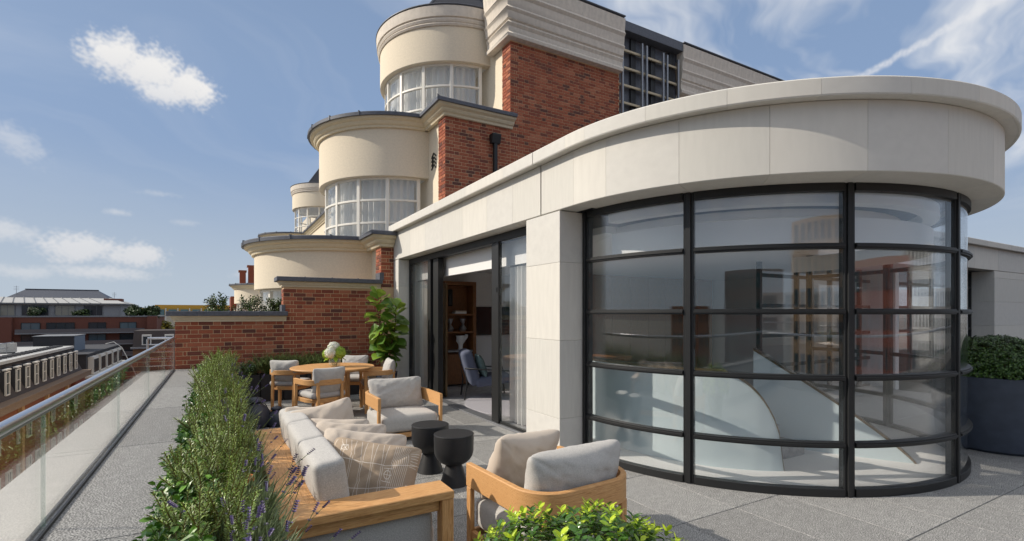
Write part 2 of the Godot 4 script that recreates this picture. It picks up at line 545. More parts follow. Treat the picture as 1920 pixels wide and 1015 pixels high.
func sky_at(az: float, el: float) -> Color:
	# air: pale at the horizon, blue overhead
	var t := clampf(el / 90.0, 0.0, 1.0)
	var low := Color(0.222, 0.258, 0.298)
	var mid := Color(0.122, 0.176, 0.272)
	var top := Color(0.066, 0.098, 0.165)
	var c := low.lerp(mid, smooth(0.0, 0.2, t)).lerp(top, smooth(0.12, 0.75, t))
	# direction for noise that does not pinch
	var a := deg_to_rad(az)
	var e := deg_to_rad(el)
	var d := Vector3(sin(a) * cos(e), sin(e), cos(a) * cos(e))
	# high cirrus: torn streaks, on a flat layer overhead; thickened out of view as added fill light
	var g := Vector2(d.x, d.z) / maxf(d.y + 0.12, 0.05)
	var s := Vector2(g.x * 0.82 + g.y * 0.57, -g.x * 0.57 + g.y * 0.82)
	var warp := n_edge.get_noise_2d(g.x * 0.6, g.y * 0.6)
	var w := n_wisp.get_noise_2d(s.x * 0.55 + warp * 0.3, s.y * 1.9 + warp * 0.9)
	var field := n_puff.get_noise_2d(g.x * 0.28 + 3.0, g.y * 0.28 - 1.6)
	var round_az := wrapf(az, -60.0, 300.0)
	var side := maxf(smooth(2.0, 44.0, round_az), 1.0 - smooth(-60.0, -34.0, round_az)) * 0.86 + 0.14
	var fill_veil := smooth(70.0, 110.0, round_az) * (1.0 - smooth(250.0, 300.0, round_az))  # unseen cirrus behind the camera, added to brighten faces turned from the sun
	var over := smooth(30.0, 60.0, el)  # extra cirrus above the view, added to raise light in the shade
	var cir := clampf((w * 1.35 + 0.46 + field * 0.7) * maxf(side, over) + 0.35 * maxf(over, fill_veil * smooth(14.0, 30.0, el)), 0.0, 1.0) * smooth(6.0, 16.0, el)
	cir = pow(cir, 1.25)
	c = c.lerp(Color(0.385, 0.39, 0.40).lerp(Color(0.50, 0.49, 0.48), smooth(32.0, 60.0, el)), cir * 0.9)  # overhead cirrus made whiter for more fill
	# the air brightens towards the sun
	var sun := Vector3(-0.866 * 0.8387, 0.5446, 0.5 * 0.8387)
	var near := maxf(0.0, d.dot(sun))
	c = c + Color(1.0, 0.96, 0.88) * (0.05 * pow(near, 4.0) + 0.5 * pow(near, 20.0))
	# the contrail
	var ca := Vector2((az - 64.5) * cos(e), el - 21.0)
	var along := Vector2(0.94, 0.34)
	var q := ca.dot(along)
	var off := absf(ca.dot(Vector2(-along.y, along.x)) + 0.25 * n_edge.get_noise_2d(az * 0.9, 7.0))
	var tr := (1.0 - smooth(0.08, 0.42, off)) * smooth(-5.0, 2.0, q) * (1.0 - smooth(20.0, 30.0, q))
	c = c.lerp(Color(0.37, 0.375, 0.39), tr * 0.75 * (0.75 + 0.4 * n_puff.get_noise_2d(az * 3.0, el * 3.0)))
	# fair-weather cumulus
	var dens := 0.0
	var under := 0.0
	for k in CLOUDS:
		var dx: float = (az - k[0]) * cos(e)
		if absf(dx) > 9.0: continue
		var dy: float = el - k[1]
		if absf(dy) > 6.0: continue
		var r := deg_to_rad(k[4])
		var x: float = (dx * cos(r) + dy * sin(r)) / k[2]
		var y: float = (-dx * sin(r) + dy * cos(r)) / k[3]
		var rr_: float = sqrt(x * x + y * y) + 0.30 * n_puff.get_noise_2d(az * 0.55, el * 0.7) + 0.26 * n_edge.get_noise_2d(az * 2.4, el * 2.9)
		var soft: float = 0.7 if k[5] > 0.7 else 0.95
		var v_: float = (1.0 - smooth(1.0 - soft, 1.0, rr_)) * k[5]
		if v_ > dens:
			dens = v_
			under = clampf(-y * 0.6 + 0.15, 0.0, 1.0)
	var lit := Color(0.41, 0.405, 0.40).lerp(Color(0.29, 0.30, 0.325), under * 0.75)
	lit = lit.lerp(Color(0.33, 0.335, 0.35), (1.0 - smooth(3.0, 14.0, el)) * 0.7)
	return c.lerp(lit, minf(1.0, dens))

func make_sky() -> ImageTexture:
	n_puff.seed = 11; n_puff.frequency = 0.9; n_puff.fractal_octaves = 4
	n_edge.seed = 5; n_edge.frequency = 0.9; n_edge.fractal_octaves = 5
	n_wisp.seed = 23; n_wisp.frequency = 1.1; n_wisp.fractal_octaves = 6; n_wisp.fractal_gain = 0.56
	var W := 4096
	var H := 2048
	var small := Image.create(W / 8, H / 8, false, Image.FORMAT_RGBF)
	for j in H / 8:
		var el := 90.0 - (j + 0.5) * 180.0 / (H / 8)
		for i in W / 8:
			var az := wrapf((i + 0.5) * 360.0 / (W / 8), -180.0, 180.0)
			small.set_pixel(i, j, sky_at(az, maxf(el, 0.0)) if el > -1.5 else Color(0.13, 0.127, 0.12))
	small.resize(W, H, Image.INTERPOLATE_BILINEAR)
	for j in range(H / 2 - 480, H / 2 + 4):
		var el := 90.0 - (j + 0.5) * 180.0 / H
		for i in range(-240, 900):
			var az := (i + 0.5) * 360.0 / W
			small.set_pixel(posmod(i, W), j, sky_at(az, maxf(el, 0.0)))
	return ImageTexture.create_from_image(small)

# ---------------------------------------------------------------- brickwork
var brick_meshes := {}

func brick_mesh(len_: float) -> Mesh:
	var k := "%.3f" % len_
	if not brick_meshes.has(k):
		var st := mb()
		bx(st, Vector3.ZERO, Vector3(len_, 0.065, 0.06), 0.004)
		brick_meshes[k] = done(st)
	return brick_meshes[k]

# Flemish bond over runs of [from, to, bottom, top]; returns [[transform, length, tone]]
func bond(runs: Array, origin: Vector3, along: Vector3, out: Vector3, seed_: int) -> Array:
	var r := RandomNumberGenerator.new()
	r.seed = seed_
	var list := []
	var B := Basis(along, Vector3.UP, along.cross(Vector3.UP))
	for run in runs:
		var row0 := int(ceil(run[2] / 0.075 - 0.01))
		var row1 := int(floor((run[3] + 0.001) / 0.075))
		for row in range(row0, row1):
			var u: float = run[0]
			var first := true
			var head := row % 2 == 1
			if head:
				pass
			while u < run[1] - 0.02:
				var len_ := 0.1025 if head else 0.215
				if first and head: len_ = 0.1025
				var l := minf(len_, run[1] - u)
				var tone := r.randi_range(0, 4)
				var p := r.randf()
				if p < 0.10: tone = 5
				elif p < 0.15: tone = 6
				elif p < 0.22: tone = 7
				if l > 0.03:
					var c: Vector3 = origin + along * (u + l / 2) + Vector3.UP * (row * 0.075 + 0.0375) - out * (0.03 - r.randf_range(0.0, 0.003))
					list.append([Transform3D(B, c), snappedf(l, 0.005), tone])
				u += l + 0.01
				if first and head and row % 2 == 1:
					# closer beside the quoin header
					if u + 0.05 < run[1]:
						var c2: Vector3 = origin + along * (u + 0.024) + Vector3.UP * (row * 0.075 + 0.0375) - out * 0.029
						list.append([Transform3D(B, c2), 0.045, r.randi_range(0, 4)])
						u += 0.058
					first = false
					head = false
					continue
				first = false
				head = not head
	return list

# the first `most` bricks as parts, the others joined
func lay(list: Array, most: int, parent: Node) -> void:
	var rest := []
	for i in list.size():
		if i < most:
			put("brick", brick_mesh(list[i][1]), mats["brick%d" % list[i][2]], parent, list[i][0])
		else:
			rest.append(list[i])
	if rest.is_empty(): return
	var mesh := ArrayMesh.new()
	for tone in 8:
		var st := mb()
		var any := false
		for b in rest:
			if b[2] != tone: continue
			any = true
			bx(st, b[0].origin, Vector3(b[1], 0.065, 0.06), 0.0035, b[0].basis)
		if any:
			st.generate_normals()
			st.set_material(mats["brick%d" % tone])
			mesh = st.commit(mesh)
	var o := MeshInstance3D.new()
	o.name = "brickwork"
	o.mesh = mesh
	parent.add_child(o, true)
	o.set_meta("kind", "stuff")

func by_eye(list: Array, parent_at := Vector3.ZERO) -> Array:
	list.sort_custom(func(a, b): return a[0].origin.distance_squared_to(Vector3(0, EYE, 0)) < b[0].origin.distance_squared_to(Vector3(0, EYE, 0)))
	return list

# moulded cornice with a lead cap, along a path of [point, outward]; heights from the top of the lead
const CORNICE := [Vector2(-0.02, -0.30), Vector2(0.05, -0.30), Vector2(0.06, -0.25), Vector2(0.09, -0.235), Vector2(0.115, -0.20), Vector2(0.125, -0.165), Vector2(0.15, -0.155), Vector2(0.19, -0.13), Vector2(0.20, -0.085), Vector2(-0.02, -0.085)]

func small_cornice(path: Array, parent: Node, reach := 1.0) -> void:
	var st := mb()
	var pr := []
	for p in CORNICE: pr.append(Vector2(p.x * reach, p.y))
	sweep(st, pr, path)
	obj("cornice", st, mats.cornice, parent)

# lead sheets with upstanding joints along the path, cut every `step` metres
func lead_cap(path: Array, parent: Node, step: float, back := -0.35, over := 0.235) -> void:
	var acc := [path[0]]
	var length := 0.0
	for i in range(1, path.size()):
		acc.append(path[i])
		length += path[i][0].distance_to(path[i - 1][0])
		if length >= step or i == path.size() - 1:
			var st := mb()
			sweep(st, [Vector2(back, -0.088), Vector2(over, -0.088), Vector2(over + 0.004, -0.02), Vector2(over - 0.012, -0.004), Vector2(back, 0.012)], acc)
			obj("lead_sheet", st, mats.lead, parent)
			if i < path.size() - 1:
				var s2 := mb()
				var t: Vector3 = (path[i][0] - path[i - 1][0]).normalized()
				sweep(s2, rect(back, over + 0.014, -0.09, 0.016), [[path[i][0] - t * 0.012, path[i][1]], [path[i][0] + t * 0.012, path[i][1]]])
				obj("lead_joint", s2, mats.lead, parent)
			acc = [path[i]]
			length = 0.0

func split_line(x0: float, f0: float, x1: float, f1: float, out: Vector3, h: float, n: int) -> Array:
	var p := []
	for i in n + 1: p.append([v(lerpf(x0, x1, float(i) / n), h, lerpf(f0, f1, float(i) / n)), out])
	return p

# ---------------------------------------------------------------- terrace
func inside_building(x: float, f: float) -> bool:
	if x > 3.3 and f > 4.95 and x < 26: return true
	return Vector2(x - BX, f - BF).length() < 1.75

func make_terrace() -> void:
	var st := mb()
	blk(st, -0.3, 26.0, -0.4, -0.012, -4.0, GABLE + 0.1, 0.0)
	var fl := structure("terrace_floor", st, mats.grout, "grey granite paved floor of the roof terrace", "floor")
	var slab := mb()
	bx(slab, Vector3.ZERO, Vector3(0.5965, 0.05, 0.9625), 0.003)
	var slab_mesh := done(slab)
	var r := RandomNumberGenerator.new()
	r.seed = 4
	for i in range(-1, 20):
		for j in range(-6, 10):
			var x := 0.28 + 0.6 * i
			var f := 1.63 + 0.97 * j + 0.485
			if inside_building(x - 0.3, f - 0.4) and inside_building(x + 0.3, f + 0.4) and inside_building(x - 0.3, f + 0.4) and inside_building(x + 0.3, f - 0.4): continue
			if f > GABLE: continue
			put("paving_slab", slab_mesh, mats["granite%d" % r.randi_range(0, 3)], fl, Transform3D(Basis.IDENTITY, v(x, -0.025, f)))
	# the block under the terrace
	st = mb()
	blk(st, -0.95, 26.0, -22.0, -0.41, -4.2, GABLE + 0.3, 0.0)
	structure("lower_storeys", st, mats.render, "plain lower storeys under the terrace", "building")

	# low parapet with granite coping
	var p := thing("parapet_wall", "low parapet with wide grey granite coping beside the planters", "parapet")
	st = mb()
	blk(st, -1.02, -0.235, -0.41, 0.556, -4.2, GABLE - 0.002, 0.0)
	obj("wall", st, mats.stone_b, p)
	var cuts := [-4.2, -2.4, -0.75, 1.05, 2.72, 4.55, 6.2, 7.9, 9.3, GABLE - 0.003]
	for i in cuts.size() - 1:
		st = mb()
		blk(st, -0.70, -0.215, 0.557, 0.60, cuts[i] + 0.004, cuts[i + 1] - 0.004, 0.004)
		obj("coping_stone", st, mats["granite%d" % (i % 4)], p)
		st = mb()
		blk(st, -1.06, -0.715, 0.545, 0.578, cuts[i] + 0.003, cuts[i + 1] - 0.003, 0.004)
		obj("ledge_stone", st, mats.stone, p)

	# glass balustrade
	var b := thing("glass_balustrade", "frameless glass balustrade with a round steel handrail along the parapet", "balustrade", v(-0.68, 0.6, 0))
	var gj := [-4.1, -2.6, -0.75, 1.05, 2.98, 4.90, 6.80, 8.60, 10.22]
	for i in gj.size() - 1:
		st = mb()
		bx(st, v(0, 0.262, (gj[i] + gj[i + 1]) / 2), Vector3(0.0175, 0.52, gj[i + 1] - gj[i] - 0.016), 0.0015)
		var gp := obj("glass_panel", st, mats.glass_rail, b)
		for e in [gj[i] + 0.005, gj[i + 1] - 0.005]:
			st = mb()
			bx(st, v(0, 0.262, e), Vector3(0.0172, 0.518, 0.002), 0.0)
			obj("polished_edge", st, mats.glass_edge, gp)
	st = mb()
	for s in [-1, 1]: bx(st, v(0.017 * s, 0.007, 3.06), Vector3(0.014, 0.015, 14.3), 0.002)
	obj("base_channel", st, mats.black2, b)
	st = mb()
	tube(st, [v(0, 0.545, -4.15), v(0, 0.545, 10.26)], 0.0225, 0.0225, 20)
	obj("handrail", st, mats.steel, b)
	st = mb()
	bx(st, v(0, 0.519, 3.05), Vector3(0.02, 0.012, 14.3), 0.002)
	obj("rail_channel", st, mats.alu, b)
	for s in [10.25]:
		st = mb()
		tube(st, [v(0, 0.0, s), v(0, 0.53, s)], 0.016, 0.016, 10)
		tube(st, [v(-0.36, -0.02, s), v(-0.36, 0.53, s)], 0.016, 0.016, 10)
		for k in 4: tube(st, [v(-0.36, 0.08 + k * 0.12, s), v(0, 0.08 + k * 0.12, s)], 0.009, 0.009, 8)
		tube(st, [v(-0.36, 0.545, s), v(0, 0.545, s)], 0.02, 0.02, 12)
		obj("end_rail", st, mats.steel, b)

	# a second balustrade closes the terrace behind the camera
	var b2 := thing("glass_balustrade", "glass balustrade closing the far end of the terrace, mirrored in the bay", "balustrade", v(0, 0, -4.0))
	st = mb()
	blk(st, -0.2, 25.9, -0.01, 0.35, -0.15, 0.12, 0.004)
	obj("kerb", st, mats.granite1, b2)
	for i in 13:
		st = mb()
		bx(st, Vector3(0.8 + i * 2.0, 0.72, 0), Vector3(1.98, 0.74, 0.0175), 0.0015)
		obj("glass_panel", st, mats.glass_rail, b2)
	st = mb()
	tube(st, [Vector3(-0.5, 1.118, 0), Vector3(25.9, 1.118, 0)], 0.027, 0.027, 14)
	obj("handrail", st, mats.steel, b2)

func make_garden_wall() -> void:
	var w := thing("garden_wall", "stepped red brick wall with lead capping at the end of the terrace", "wall")
	var st := mb()
	blk(st, -0.655, 1.035, 0.0, 1.50, GABLE + 0.005, GABLE + 0.34, 0.0)
	blk(st, 1.04, 2.875, 0.0, 2.14, GABLE + 0.005, GABLE + 0.34, 0.0)
	obj("mortar", st, mats.mortar, w)
	var list := bond([[-0.66, 1.04, 0.45, 1.425], [1.04, 2.87, 0.45, 2.03]], v(0, 0, GABLE), Vector3.RIGHT, Vector3(0, 0, 1), 31)
	list = by_eye(list)
	lay(list, 290, w)
	var side := bond([[0.0, 0.34, 0.6, 1.425]], v(-0.665, 0, GABLE), Vector3(0, 0, -1), Vector3(-1, 0, 0), 32)
	side.append_array(bond([[0.0, 0.34, 1.65, 2.03]], v(1.03, 0, GABLE), Vector3(0, 0, -1), Vector3(-1, 0, 0), 33))
	lay(side, 0, w)
	# cornices: front, then the returns to the left
	for q in [[-0.66, 1.08, 1.60], [1.035, 2.86, 2.25]]:
		var f := GABLE
		var path := [[v(q[0], q[2], f + 0.35), Vector3(-1, 0, 0)], [v(q[0], q[2], f), Vector3(-1, 0, 1)], [v(q[1], q[2], f), Vector3(0, 0, 1)]]
		if q[2] > 2.0: path = [[v(q[0], q[2], f + 0.35), Vector3(-1, 0, 0)], [v(q[0], q[2], f), Vector3(-1, 0, 1)], [v(q[1], q[2], f), Vector3(0, 0, 1)]]
		var pr := []
		for p in CORNICE: pr.append(Vector2(p.x * 0.5, p.y * 0.62))
		st = mb()
		sweep(st, pr, path)
		obj("cornice", st, mats.cornice, w)
		var n := 4
		for i in n:
			var x0 := lerpf(q[0] - 0.13, q[1] + 0.02, float(i) / n)
			var x1 := lerpf(q[0] - 0.13, q[1] + 0.02, float(i + 1) / n)
			st = mb()
			blk(st, x0, x1 - 0.001, q[2] - 0.085, q[2], f - 0.13, f + 0.42, 0.008)
			obj("lead_sheet", st, mats.lead, w)
			if i:
				st = mb()
				blk(st, x0 - 0.014, x0 + 0.014, q[2] - 0.08, q[2] + 0.008, f - 0.136, f + 0.42, 0.006)
				obj("lead_joint", st, mats.lead, w)
	st = mb()
	blk(st, 1.0, 1.062, 1.60, 1.72, GABLE - 0.03, GABLE + 0.34, 0.003)
	blk(st, 2.84, 2.93, 2.25, 2.40, GABLE - 0.03, GABLE + 0.3, 0.003)
	obj("lead_flashing", st, mats.lead, w)

# ---------------------------------------------------------------- the white stone pavilion
func make_pavilion() -> void:
	var p := thing("stone_pavilion", "white stone pavilion with a rounded glazed bay and a projecting parapet", "pavilion")
	var st: SurfaceTool
	var left := Vector3(-1, 0, 0)
	var fx := 3.14
	var R := BX - fx
	# fascia panels: straight run, drum, right-hand run
	var stones := [mats.stone, mats.stone_b, mats.stone_c]
	var k := 0
	var fs := [GABLE - 0.01, 10.12, 9.3, 8.5, 7.7, 6.9, 6.1, 5.4, 4.765]
	for i in fs.size() - 1:
		st = mb()
		sweep(st, rect(-0.24, 0.0, 2.67, 3.232, 0.006), line(fx, fs[i] - 0.0015, fx, fs[i + 1] + (0.012 if i == fs.size() - 2 else 0.0015), left))
		obj("fascia_panel", st, stones[k % 3], p)
		k += 1
	st = mb()
	sweep(st, rect(-0.24, 0.0, 2.67, 3.232, 0.006), line(fx, 4.752, fx, BF + 0.001, left))
	obj("fascia_panel", st, stones[1], p)
	var ang := [180.0, 190.5, 207.0, 223.0, 239.5, 256.0, 272.0, 288.5, 305.0, 321.5, 338.0, 354.5, 371.0, 379.8]
	for i in ang.size() - 1:
		st = mb()
		var g := 0.03
		sweep(st, rect(-0.36, 0.0, 2.67, 3.232, 0.006), arc(BX, BF, R, ang[i] + g, ang[i + 1] - g, 10))
		obj("fascia_panel", st, stones[k % 3], p)
		k += 1
	var xs := [8.0, 9.6, 11.2, 12.8, 14.4, 16.0, 17.55, 19.2, 20.8, 22.4, 24.0, 26.0]
	for i in xs.size() - 1:
		st = mb()
		sweep(st, rect(-0.3, 0.0, 2.67, 3.232, 0.006), line(xs[i] + 0.004, 5.0, xs[i + 1] - 0.004, 5.0, Vector3(0, 0, 1)))
		obj("fascia_panel", st, stones[(k + i) % 3], p)
	# coping stones
	var cop := [Vector2(-0.42, 3.234), Vector2(0.085, 3.234), Vector2(0.09, 3.228), Vector2(0.104, 3.228), Vector2(0.11, 3.238), Vector2(0.11, 3.358), Vector2(0.098, 3.37), Vector2(-0.42, 3.376)]
	fs = [GABLE - 0.01, 10.2, 8.95, 7.75, 6.55, 5.45, 4.765]
	for i in fs.size() - 1:
		st = mb()
		sweep(st, cop, line(fx, fs[i] - 0.001, fx, fs[i + 1] + (0.01 if i == fs.size() - 2 else 0.001), left))
		obj("coping_stone", st, stones[(i + 1) % 3], p)
	st = mb()
	sweep(st, cop, line(fx, 4.762, fx, BF + 0.0005, left))
	obj("coping_stone", st, stones[0], p)
	ang = [180.0, 186.5, 201.2, 215.8, 230.5, 245.2, 260.0, 274.5, 289.0, 303.6, 318.2, 333.0, 347.5, 362.0, 378.5]
	for i in ang.size() - 1:
		st = mb()
		sweep(st, cop, arc(BX, BF, R, ang[i] + 0.02, ang[i + 1] - 0.02, 10))
		obj("coping_stone", st, stones[(i + 2) % 3], p)
	for i in xs.size() - 1:
		st = mb()
		sweep(st, cop, line(xs[i] + 0.5, 5.0, xs[i + 1] + 0.496, 5.0, Vector3(0, 0, 1)))
		obj("coping_stone", st, stones[i % 3], p)
	# roof
	st = mb()
	blk(st, 3.36, 26.0, 2.68, 3.2, 5.28, GABLE - 0.012, 0.0)
	obj("roof", st, mats.lead, p)
	st = mb()
	lathe(st, v(BX, 0, BF), [Vector2(0, 2.69), Vector2(R - 0.365, 2.69), Vector2(R - 0.365, 3.19), Vector2(0, 3.19)], 64)
	obj("bay_roof", st, mats.lead, p)
	# columns in courses
	for q in [[4.40, 5.08, fx, 3.52], [10.02, GABLE - 0.008, fx, 3.42]]:
		var c := empty("column", p)
		var hs := [0.0, 0.43, 1.27, 2.11, 2.662]
		for i in 4:
			st = mb()
			blk(st, q[2], q[3], hs[i], hs[i + 1] - 0.0015, q[0], q[1], 0.0035)
			obj("stone_block", st, stones[i % 3], c)
	# right-hand wall: pier beyond a recessed window
	var c2 := empty("pier", p)
	var hs2 := [0.0, 0.62, 1.24, 1.86, 2.48, 2.662]
	for i in 5:
		st = mb()
		blk(st, 17.3, 26.0, hs2[i], hs2[i + 1] - 0.002, 5.0, 5.6, 0.004)
		obj("stone_block", st, stones[(i + 1) % 3], c2)
	var w := empty("side_window", p)
	st = mb()
	for i in 9: blk(st, 8.2 + i * 1.13, 8.26 + i * 1.13, 0.0, 2.66, 5.46, 5.54, 0.003)
	for h in [0.03, 0.62, 1.16, 1.70, 2.24, 2.63]: blk(st, 8.2, 17.29, h - 0.03, h + 0.03, 5.465, 5.535, 0.003)
	obj("frame", st, mats.black, w)
	for i in 8:
		st = mb()
		blk(st, 8.26 + i * 1.13, 8.2 + (i + 1) * 1.13, 0.06, 2.6, 5.495, 5.505, 0.0)
		obj("glass_pane", st, mats.glass, w)
	make_bay_window(p)
	make_sliding_door(p)
	make_interior(p)

func make_bay_window(p: Node) -> void:
	var w := empty("bay_window", p)
	var R := 2.34
	var at := [177.8, 207.9, 240.2, 272.2, 304.4, 336.6, 366.0]
	var hs := [0.035, 0.44, 1.01, 1.575, 2.135, 2.635]
	var st: SurfaceTool
	for a in at:
		var d := deg_to_rad(a)
		var B := Basis(Vector3.UP, -d + PI / 2)
		var o := Vector3(cos(d), 0, -sin(d))
		st = mb()
		bx(st, v(GX, 1.335, GF) + o * (R - 0.045), Vector3(0.045, 2.665, 0.10), 0.004, Basis(Vector3.UP.cross(o).normalized(), Vector3.UP, o) * Basis.IDENTITY)
		for s in [-1.0, 1.0]:
			bx(st, v(GX, 1.335, GF) + o * (R - 0.05) + Vector3.UP.cross(o).normalized() * 0.0345 * s, Vector3(0.022, 2.665, 0.075), 0.003, Basis(Vector3.UP.cross(o).normalized(), Vector3.UP, o))
		obj("mullion", st, mats.black, w)
	for i in at.size() - 1:
		for j in hs.size():
			st = mb()
			var t := 0.035 if j == 0 or j == 5 else 0.024
			sweep(st, rect(-0.075, 0.0, hs[j] - t, hs[j] + t, 0.003), arc(GX, GF, R, at[i] + 1.2, at[i + 1] - 1.2, 12))
			if j > 0 and j < 5: sweep(st, rect(0.0, 0.012, hs[j] - 0.010, hs[j] + 0.010, 0.002), arc(GX, GF, R, at[i] + 1.2, at[i + 1] - 1.2, 12))
			obj("glazing_bar", st, mats.black, w)
		for j in hs.size() - 1:
			st = mb()
			var lo: float = hs[j] + (0.033 if j == 0 else 0.022)
			var hi: float = hs[j + 1] - (0.033 if j == 4 else 0.022)
			sweep(st, rect(-0.05, -0.026, lo, hi), arc(GX, GF, R, at[i] + 1.15, at[i + 1] - 1.15, 16))
			sweep(st, rect(-0.072, -0.064, lo, hi), arc(GX, GF, R, at[i] + 1.15, at[i + 1] - 1.15, 16))
			obj("glass_pane", st, mats.glass, w)

func make_sliding_door(p: Node) -> void:
	var w := empty("sliding_door", p)
	var X := 3.36
	var st := mb()
	blk(st, X, X + 0.14, 2.56, 2.664, 5.085, 10.015, 0.003)
	obj("head_frame", st, mats.black, w)
	st = mb()
	blk(st, X - 0.03, X + 0.14, -0.002, 0.024, 5.085, 10.015, 0.003)
	obj("track", st, mats.alu, w)
	for q in [[9.95, 10.015, 0.0, 0.1], [8.80, 8.94, 0.0, 0.06], [8.50, 8.74, 0.03, 0.13], [6.26, 6.38, 0.0, 0.06], [6.16, 6.25, -0.01, 0.05], [5.087, 5.12, 0.0, 0.1]]:
		st = mb()
		blk(st, X + q[2], X + q[3], 0.026, 2.557, q[0], q[1], 0.004)
		obj("stile", st, mats.black, w)
	for q in [[8.945, 9.945, 0.03], [5.125, 6.155, 0.02], [8.95, 9.9, 0.11]]:
		st = mb()
		blk(st, X + q[2], X + q[2] + 0.024, 0.06, 2.555, q[0], q[1], 0.0)
		obj("glass_pane", st, mats.glass, w)
		st = mb()
		blk(st, X + q[2] - 0.006, X + q[2] + 0.03, 0.026, 0.06, q[0], q[1], 0.002)
		obj("bottom_rail", st, mats.black, w)
	st = mb()
	blk(st, 3.585, 3.625, 0.03, 2.12, 8.62, 9.05, 0.004)
	obj("inner_leaf", st, mats.bronze, w)
	st = mb()
	blk(st, X - 0.022, X - 0.001, 1.86, 1.93, 6.19, 6.22, 0.004)
	obj("latch", st, mats.black, w)

func make_interior(p: Node) -> void:
	var st := mb()
	blk(st, 3.42, 12.0, -0.005, 0.018, 5.0, 10.33, 0.0)
	obj("inside_floor", st, mats.marble, p)
	st = mb()
	lathe(st, v(GX, 0, GF), [Vector2(0, 0.0), Vector2(2.25, 0.0), Vector2(2.25, 0.022), Vector2(0, 0.022)], 64)
	obj("bay_floor", st, mats.white_wall, p)
	st = mb()
	blk(st, 3.45, 12.0, -0.01, 2.68, 10.2, 10.335, 0.0)
	blk(st, 12.0, 12.15, -0.01, 2.68, 5.0, 10.33, 0.0)
	obj("inside_wall", st, mats.white_wall, p)
	st = mb()
	blk(st, 3.78, 12.0, 2.47, 2.55, 4.4, 10.2, 0.0)
	lathe(st, v(BX, 0, BF), [Vector2(0, 2.465), Vector2(1.72, 2.465), Vector2(1.72, 2.54), Vector2(0, 2.54)], 48)
	obj("ceiling", st, mats.ceiling, p)
	# blind pelmet that follows the glass
	st = mb()
	sweep(st, rect(-0.06, 0.0, 2.24, 2.668), line(3.56, 10.19, 3.56, 4.62, Vector3(-1, 0, 0)))
	obj("pelmet", st, mats.ceiling, p)
	st = mb()
	sweep(st, rect(-0.06, 0.0, 2.20, 2.43), arc(GX, GF, 2.05, 181.0, 370.0, 64))
	obj("pelmet", st, mats.ceiling, p)
	st = mb()
	sweep(st, rect(-0.14, 0.0, 2.55, 2.668), arc(GX, GF, 2.1, 181.0, 370.0, 64))
	obj("blind_box", st, mats.ceiling, p)
	# curtains
	for q in [[5.80, 6.24, "pale sheer curtain behind the fixed pane beside the near column"], [9.70, 10.14, "pale sheer curtain behind the pane beside the brick wall"]]:
		var c := thing("curtain", q[2], "curtain", v(3.60, 0.03, (q[0] + q[1]) / 2), 0.0, "sheer curtains of the pavilion")
		st = mb(false)
		var n := 90
		var half: float = (q[1] - q[0]) / 2
		for i in n:
			var f0 := lerpf(-half, half, float(i) / n)
			var f1 := lerpf(-half, half, float(i + 1) / n)
			var x0 := 0.035 * sin(f0 * 62.0) + 0.012 * sin(f0 * 23.0)
			var x1 := 0.035 * sin(f1 * 62.0) + 0.012 * sin(f1 * 23.0)
			quad(st, v(x0, 0, f0), v(x1, 0, f1), v(x1, 2.18, f1), v(x0, 2.18, f0))
		obj("cloth", st, mats.sheer, c)
		st = mb()
		tube(st, [v(0, 2.2, -half), v(0, 2.2, half)], 0.012, 0.012, 8)
		obj("rail", st, mats.alu, c)
	make_stair()
	# bookcase in the end wall
	var b := thing("bookcase", "walnut bookcase with lit shelves seen through the open door", "bookcase", v(4.42, 0.018, 9.98))
	st = mb()
	blk(st, -0.36, 0.36, 0.0, 2.2, 0.16, 0.2, 0.002)
	obj("back", st, mats.walnut, b)
	st = mb()
	for x in [-0.36, 0.30]: blk(st, x, x + 0.07, 0.0, 2.2, -0.18, 0.16, 0.003)
	blk(st, -0.36, 0.37, 2.14, 2.22, -0.185, 0.16, 0.003)
	obj("carcass", st, mats.walnut, b)
	for h in [0.72, 1.12, 1.50]:
		st = mb()
		blk(st, -0.29, 0.30, h, h + 0.035, -0.16, 0.16, 0.002)
		obj("shelf", st, mats.marble if h < 0.8 else mats.walnut, b)
	st = mb()
	blk(st, -0.29, 0.30, 0.04, 0.68, -0.14, -0.11, 0.003)
	obj("door", st, mats.walnut, b)
	var va := thing("vase", "white sculpted vase on the lowest bookcase shelf", "vase", v(4.48, 0.776, 9.93))
	st = mb(false)
	lathe(st, Vector3.ZERO, [Vector2(0, 0), Vector2(0.06, 0), Vector2(0.045, 0.06), Vector2(0.05, 0.12), Vector2(0.1, 0.19), Vector2(0.09, 0.26), Vector2(0.11, 0.31), Vector2(0.0, 0.24)], 20, true)
	obj("body", st, mats.white_wall, va)
	st = mb()
	tube(st, [Vector3(0.07, 0.2, 0), Vector3(0.13, 0.27, 0), Vector3(0.14, 0.33, 0)], 0.03, 0.04, 10)
	obj("spout", st, mats.white_wall, va)
	for q in [[4.54, "silver hourglass vase on the middle bookcase shelf"], [4.24, "small silver ornament half hidden on the middle bookcase shelf"]]:
		var o := thing("ornament", q[1], "ornament", v(q[0], 1.174, 9.95))
		st = mb()
		lathe(st, Vector3.ZERO, [Vector2(0, 0), Vector2(0.07, 0.0), Vector2(0.09, 0.06), Vector2(0.03, 0.15), Vector2(0.08, 0.27), Vector2(0.0, 0.27)], 6)
		obj("body", st, mats.steel, o)
	var bk := thing("book_stack", "low stack of books on the top bookcase shelf", "books", v(4.45, 1.554, 9.95))
	for i in 2:
		st = mb()
		bx(st, Vector3(0.01 * i, 0.016 + 0.032 * i, 0), Vector3(0.26 - 0.02 * i, 0.03, 0.2), 0.002)
		obj("book", st, [mats.white_wall, mats.beige][i], bk)
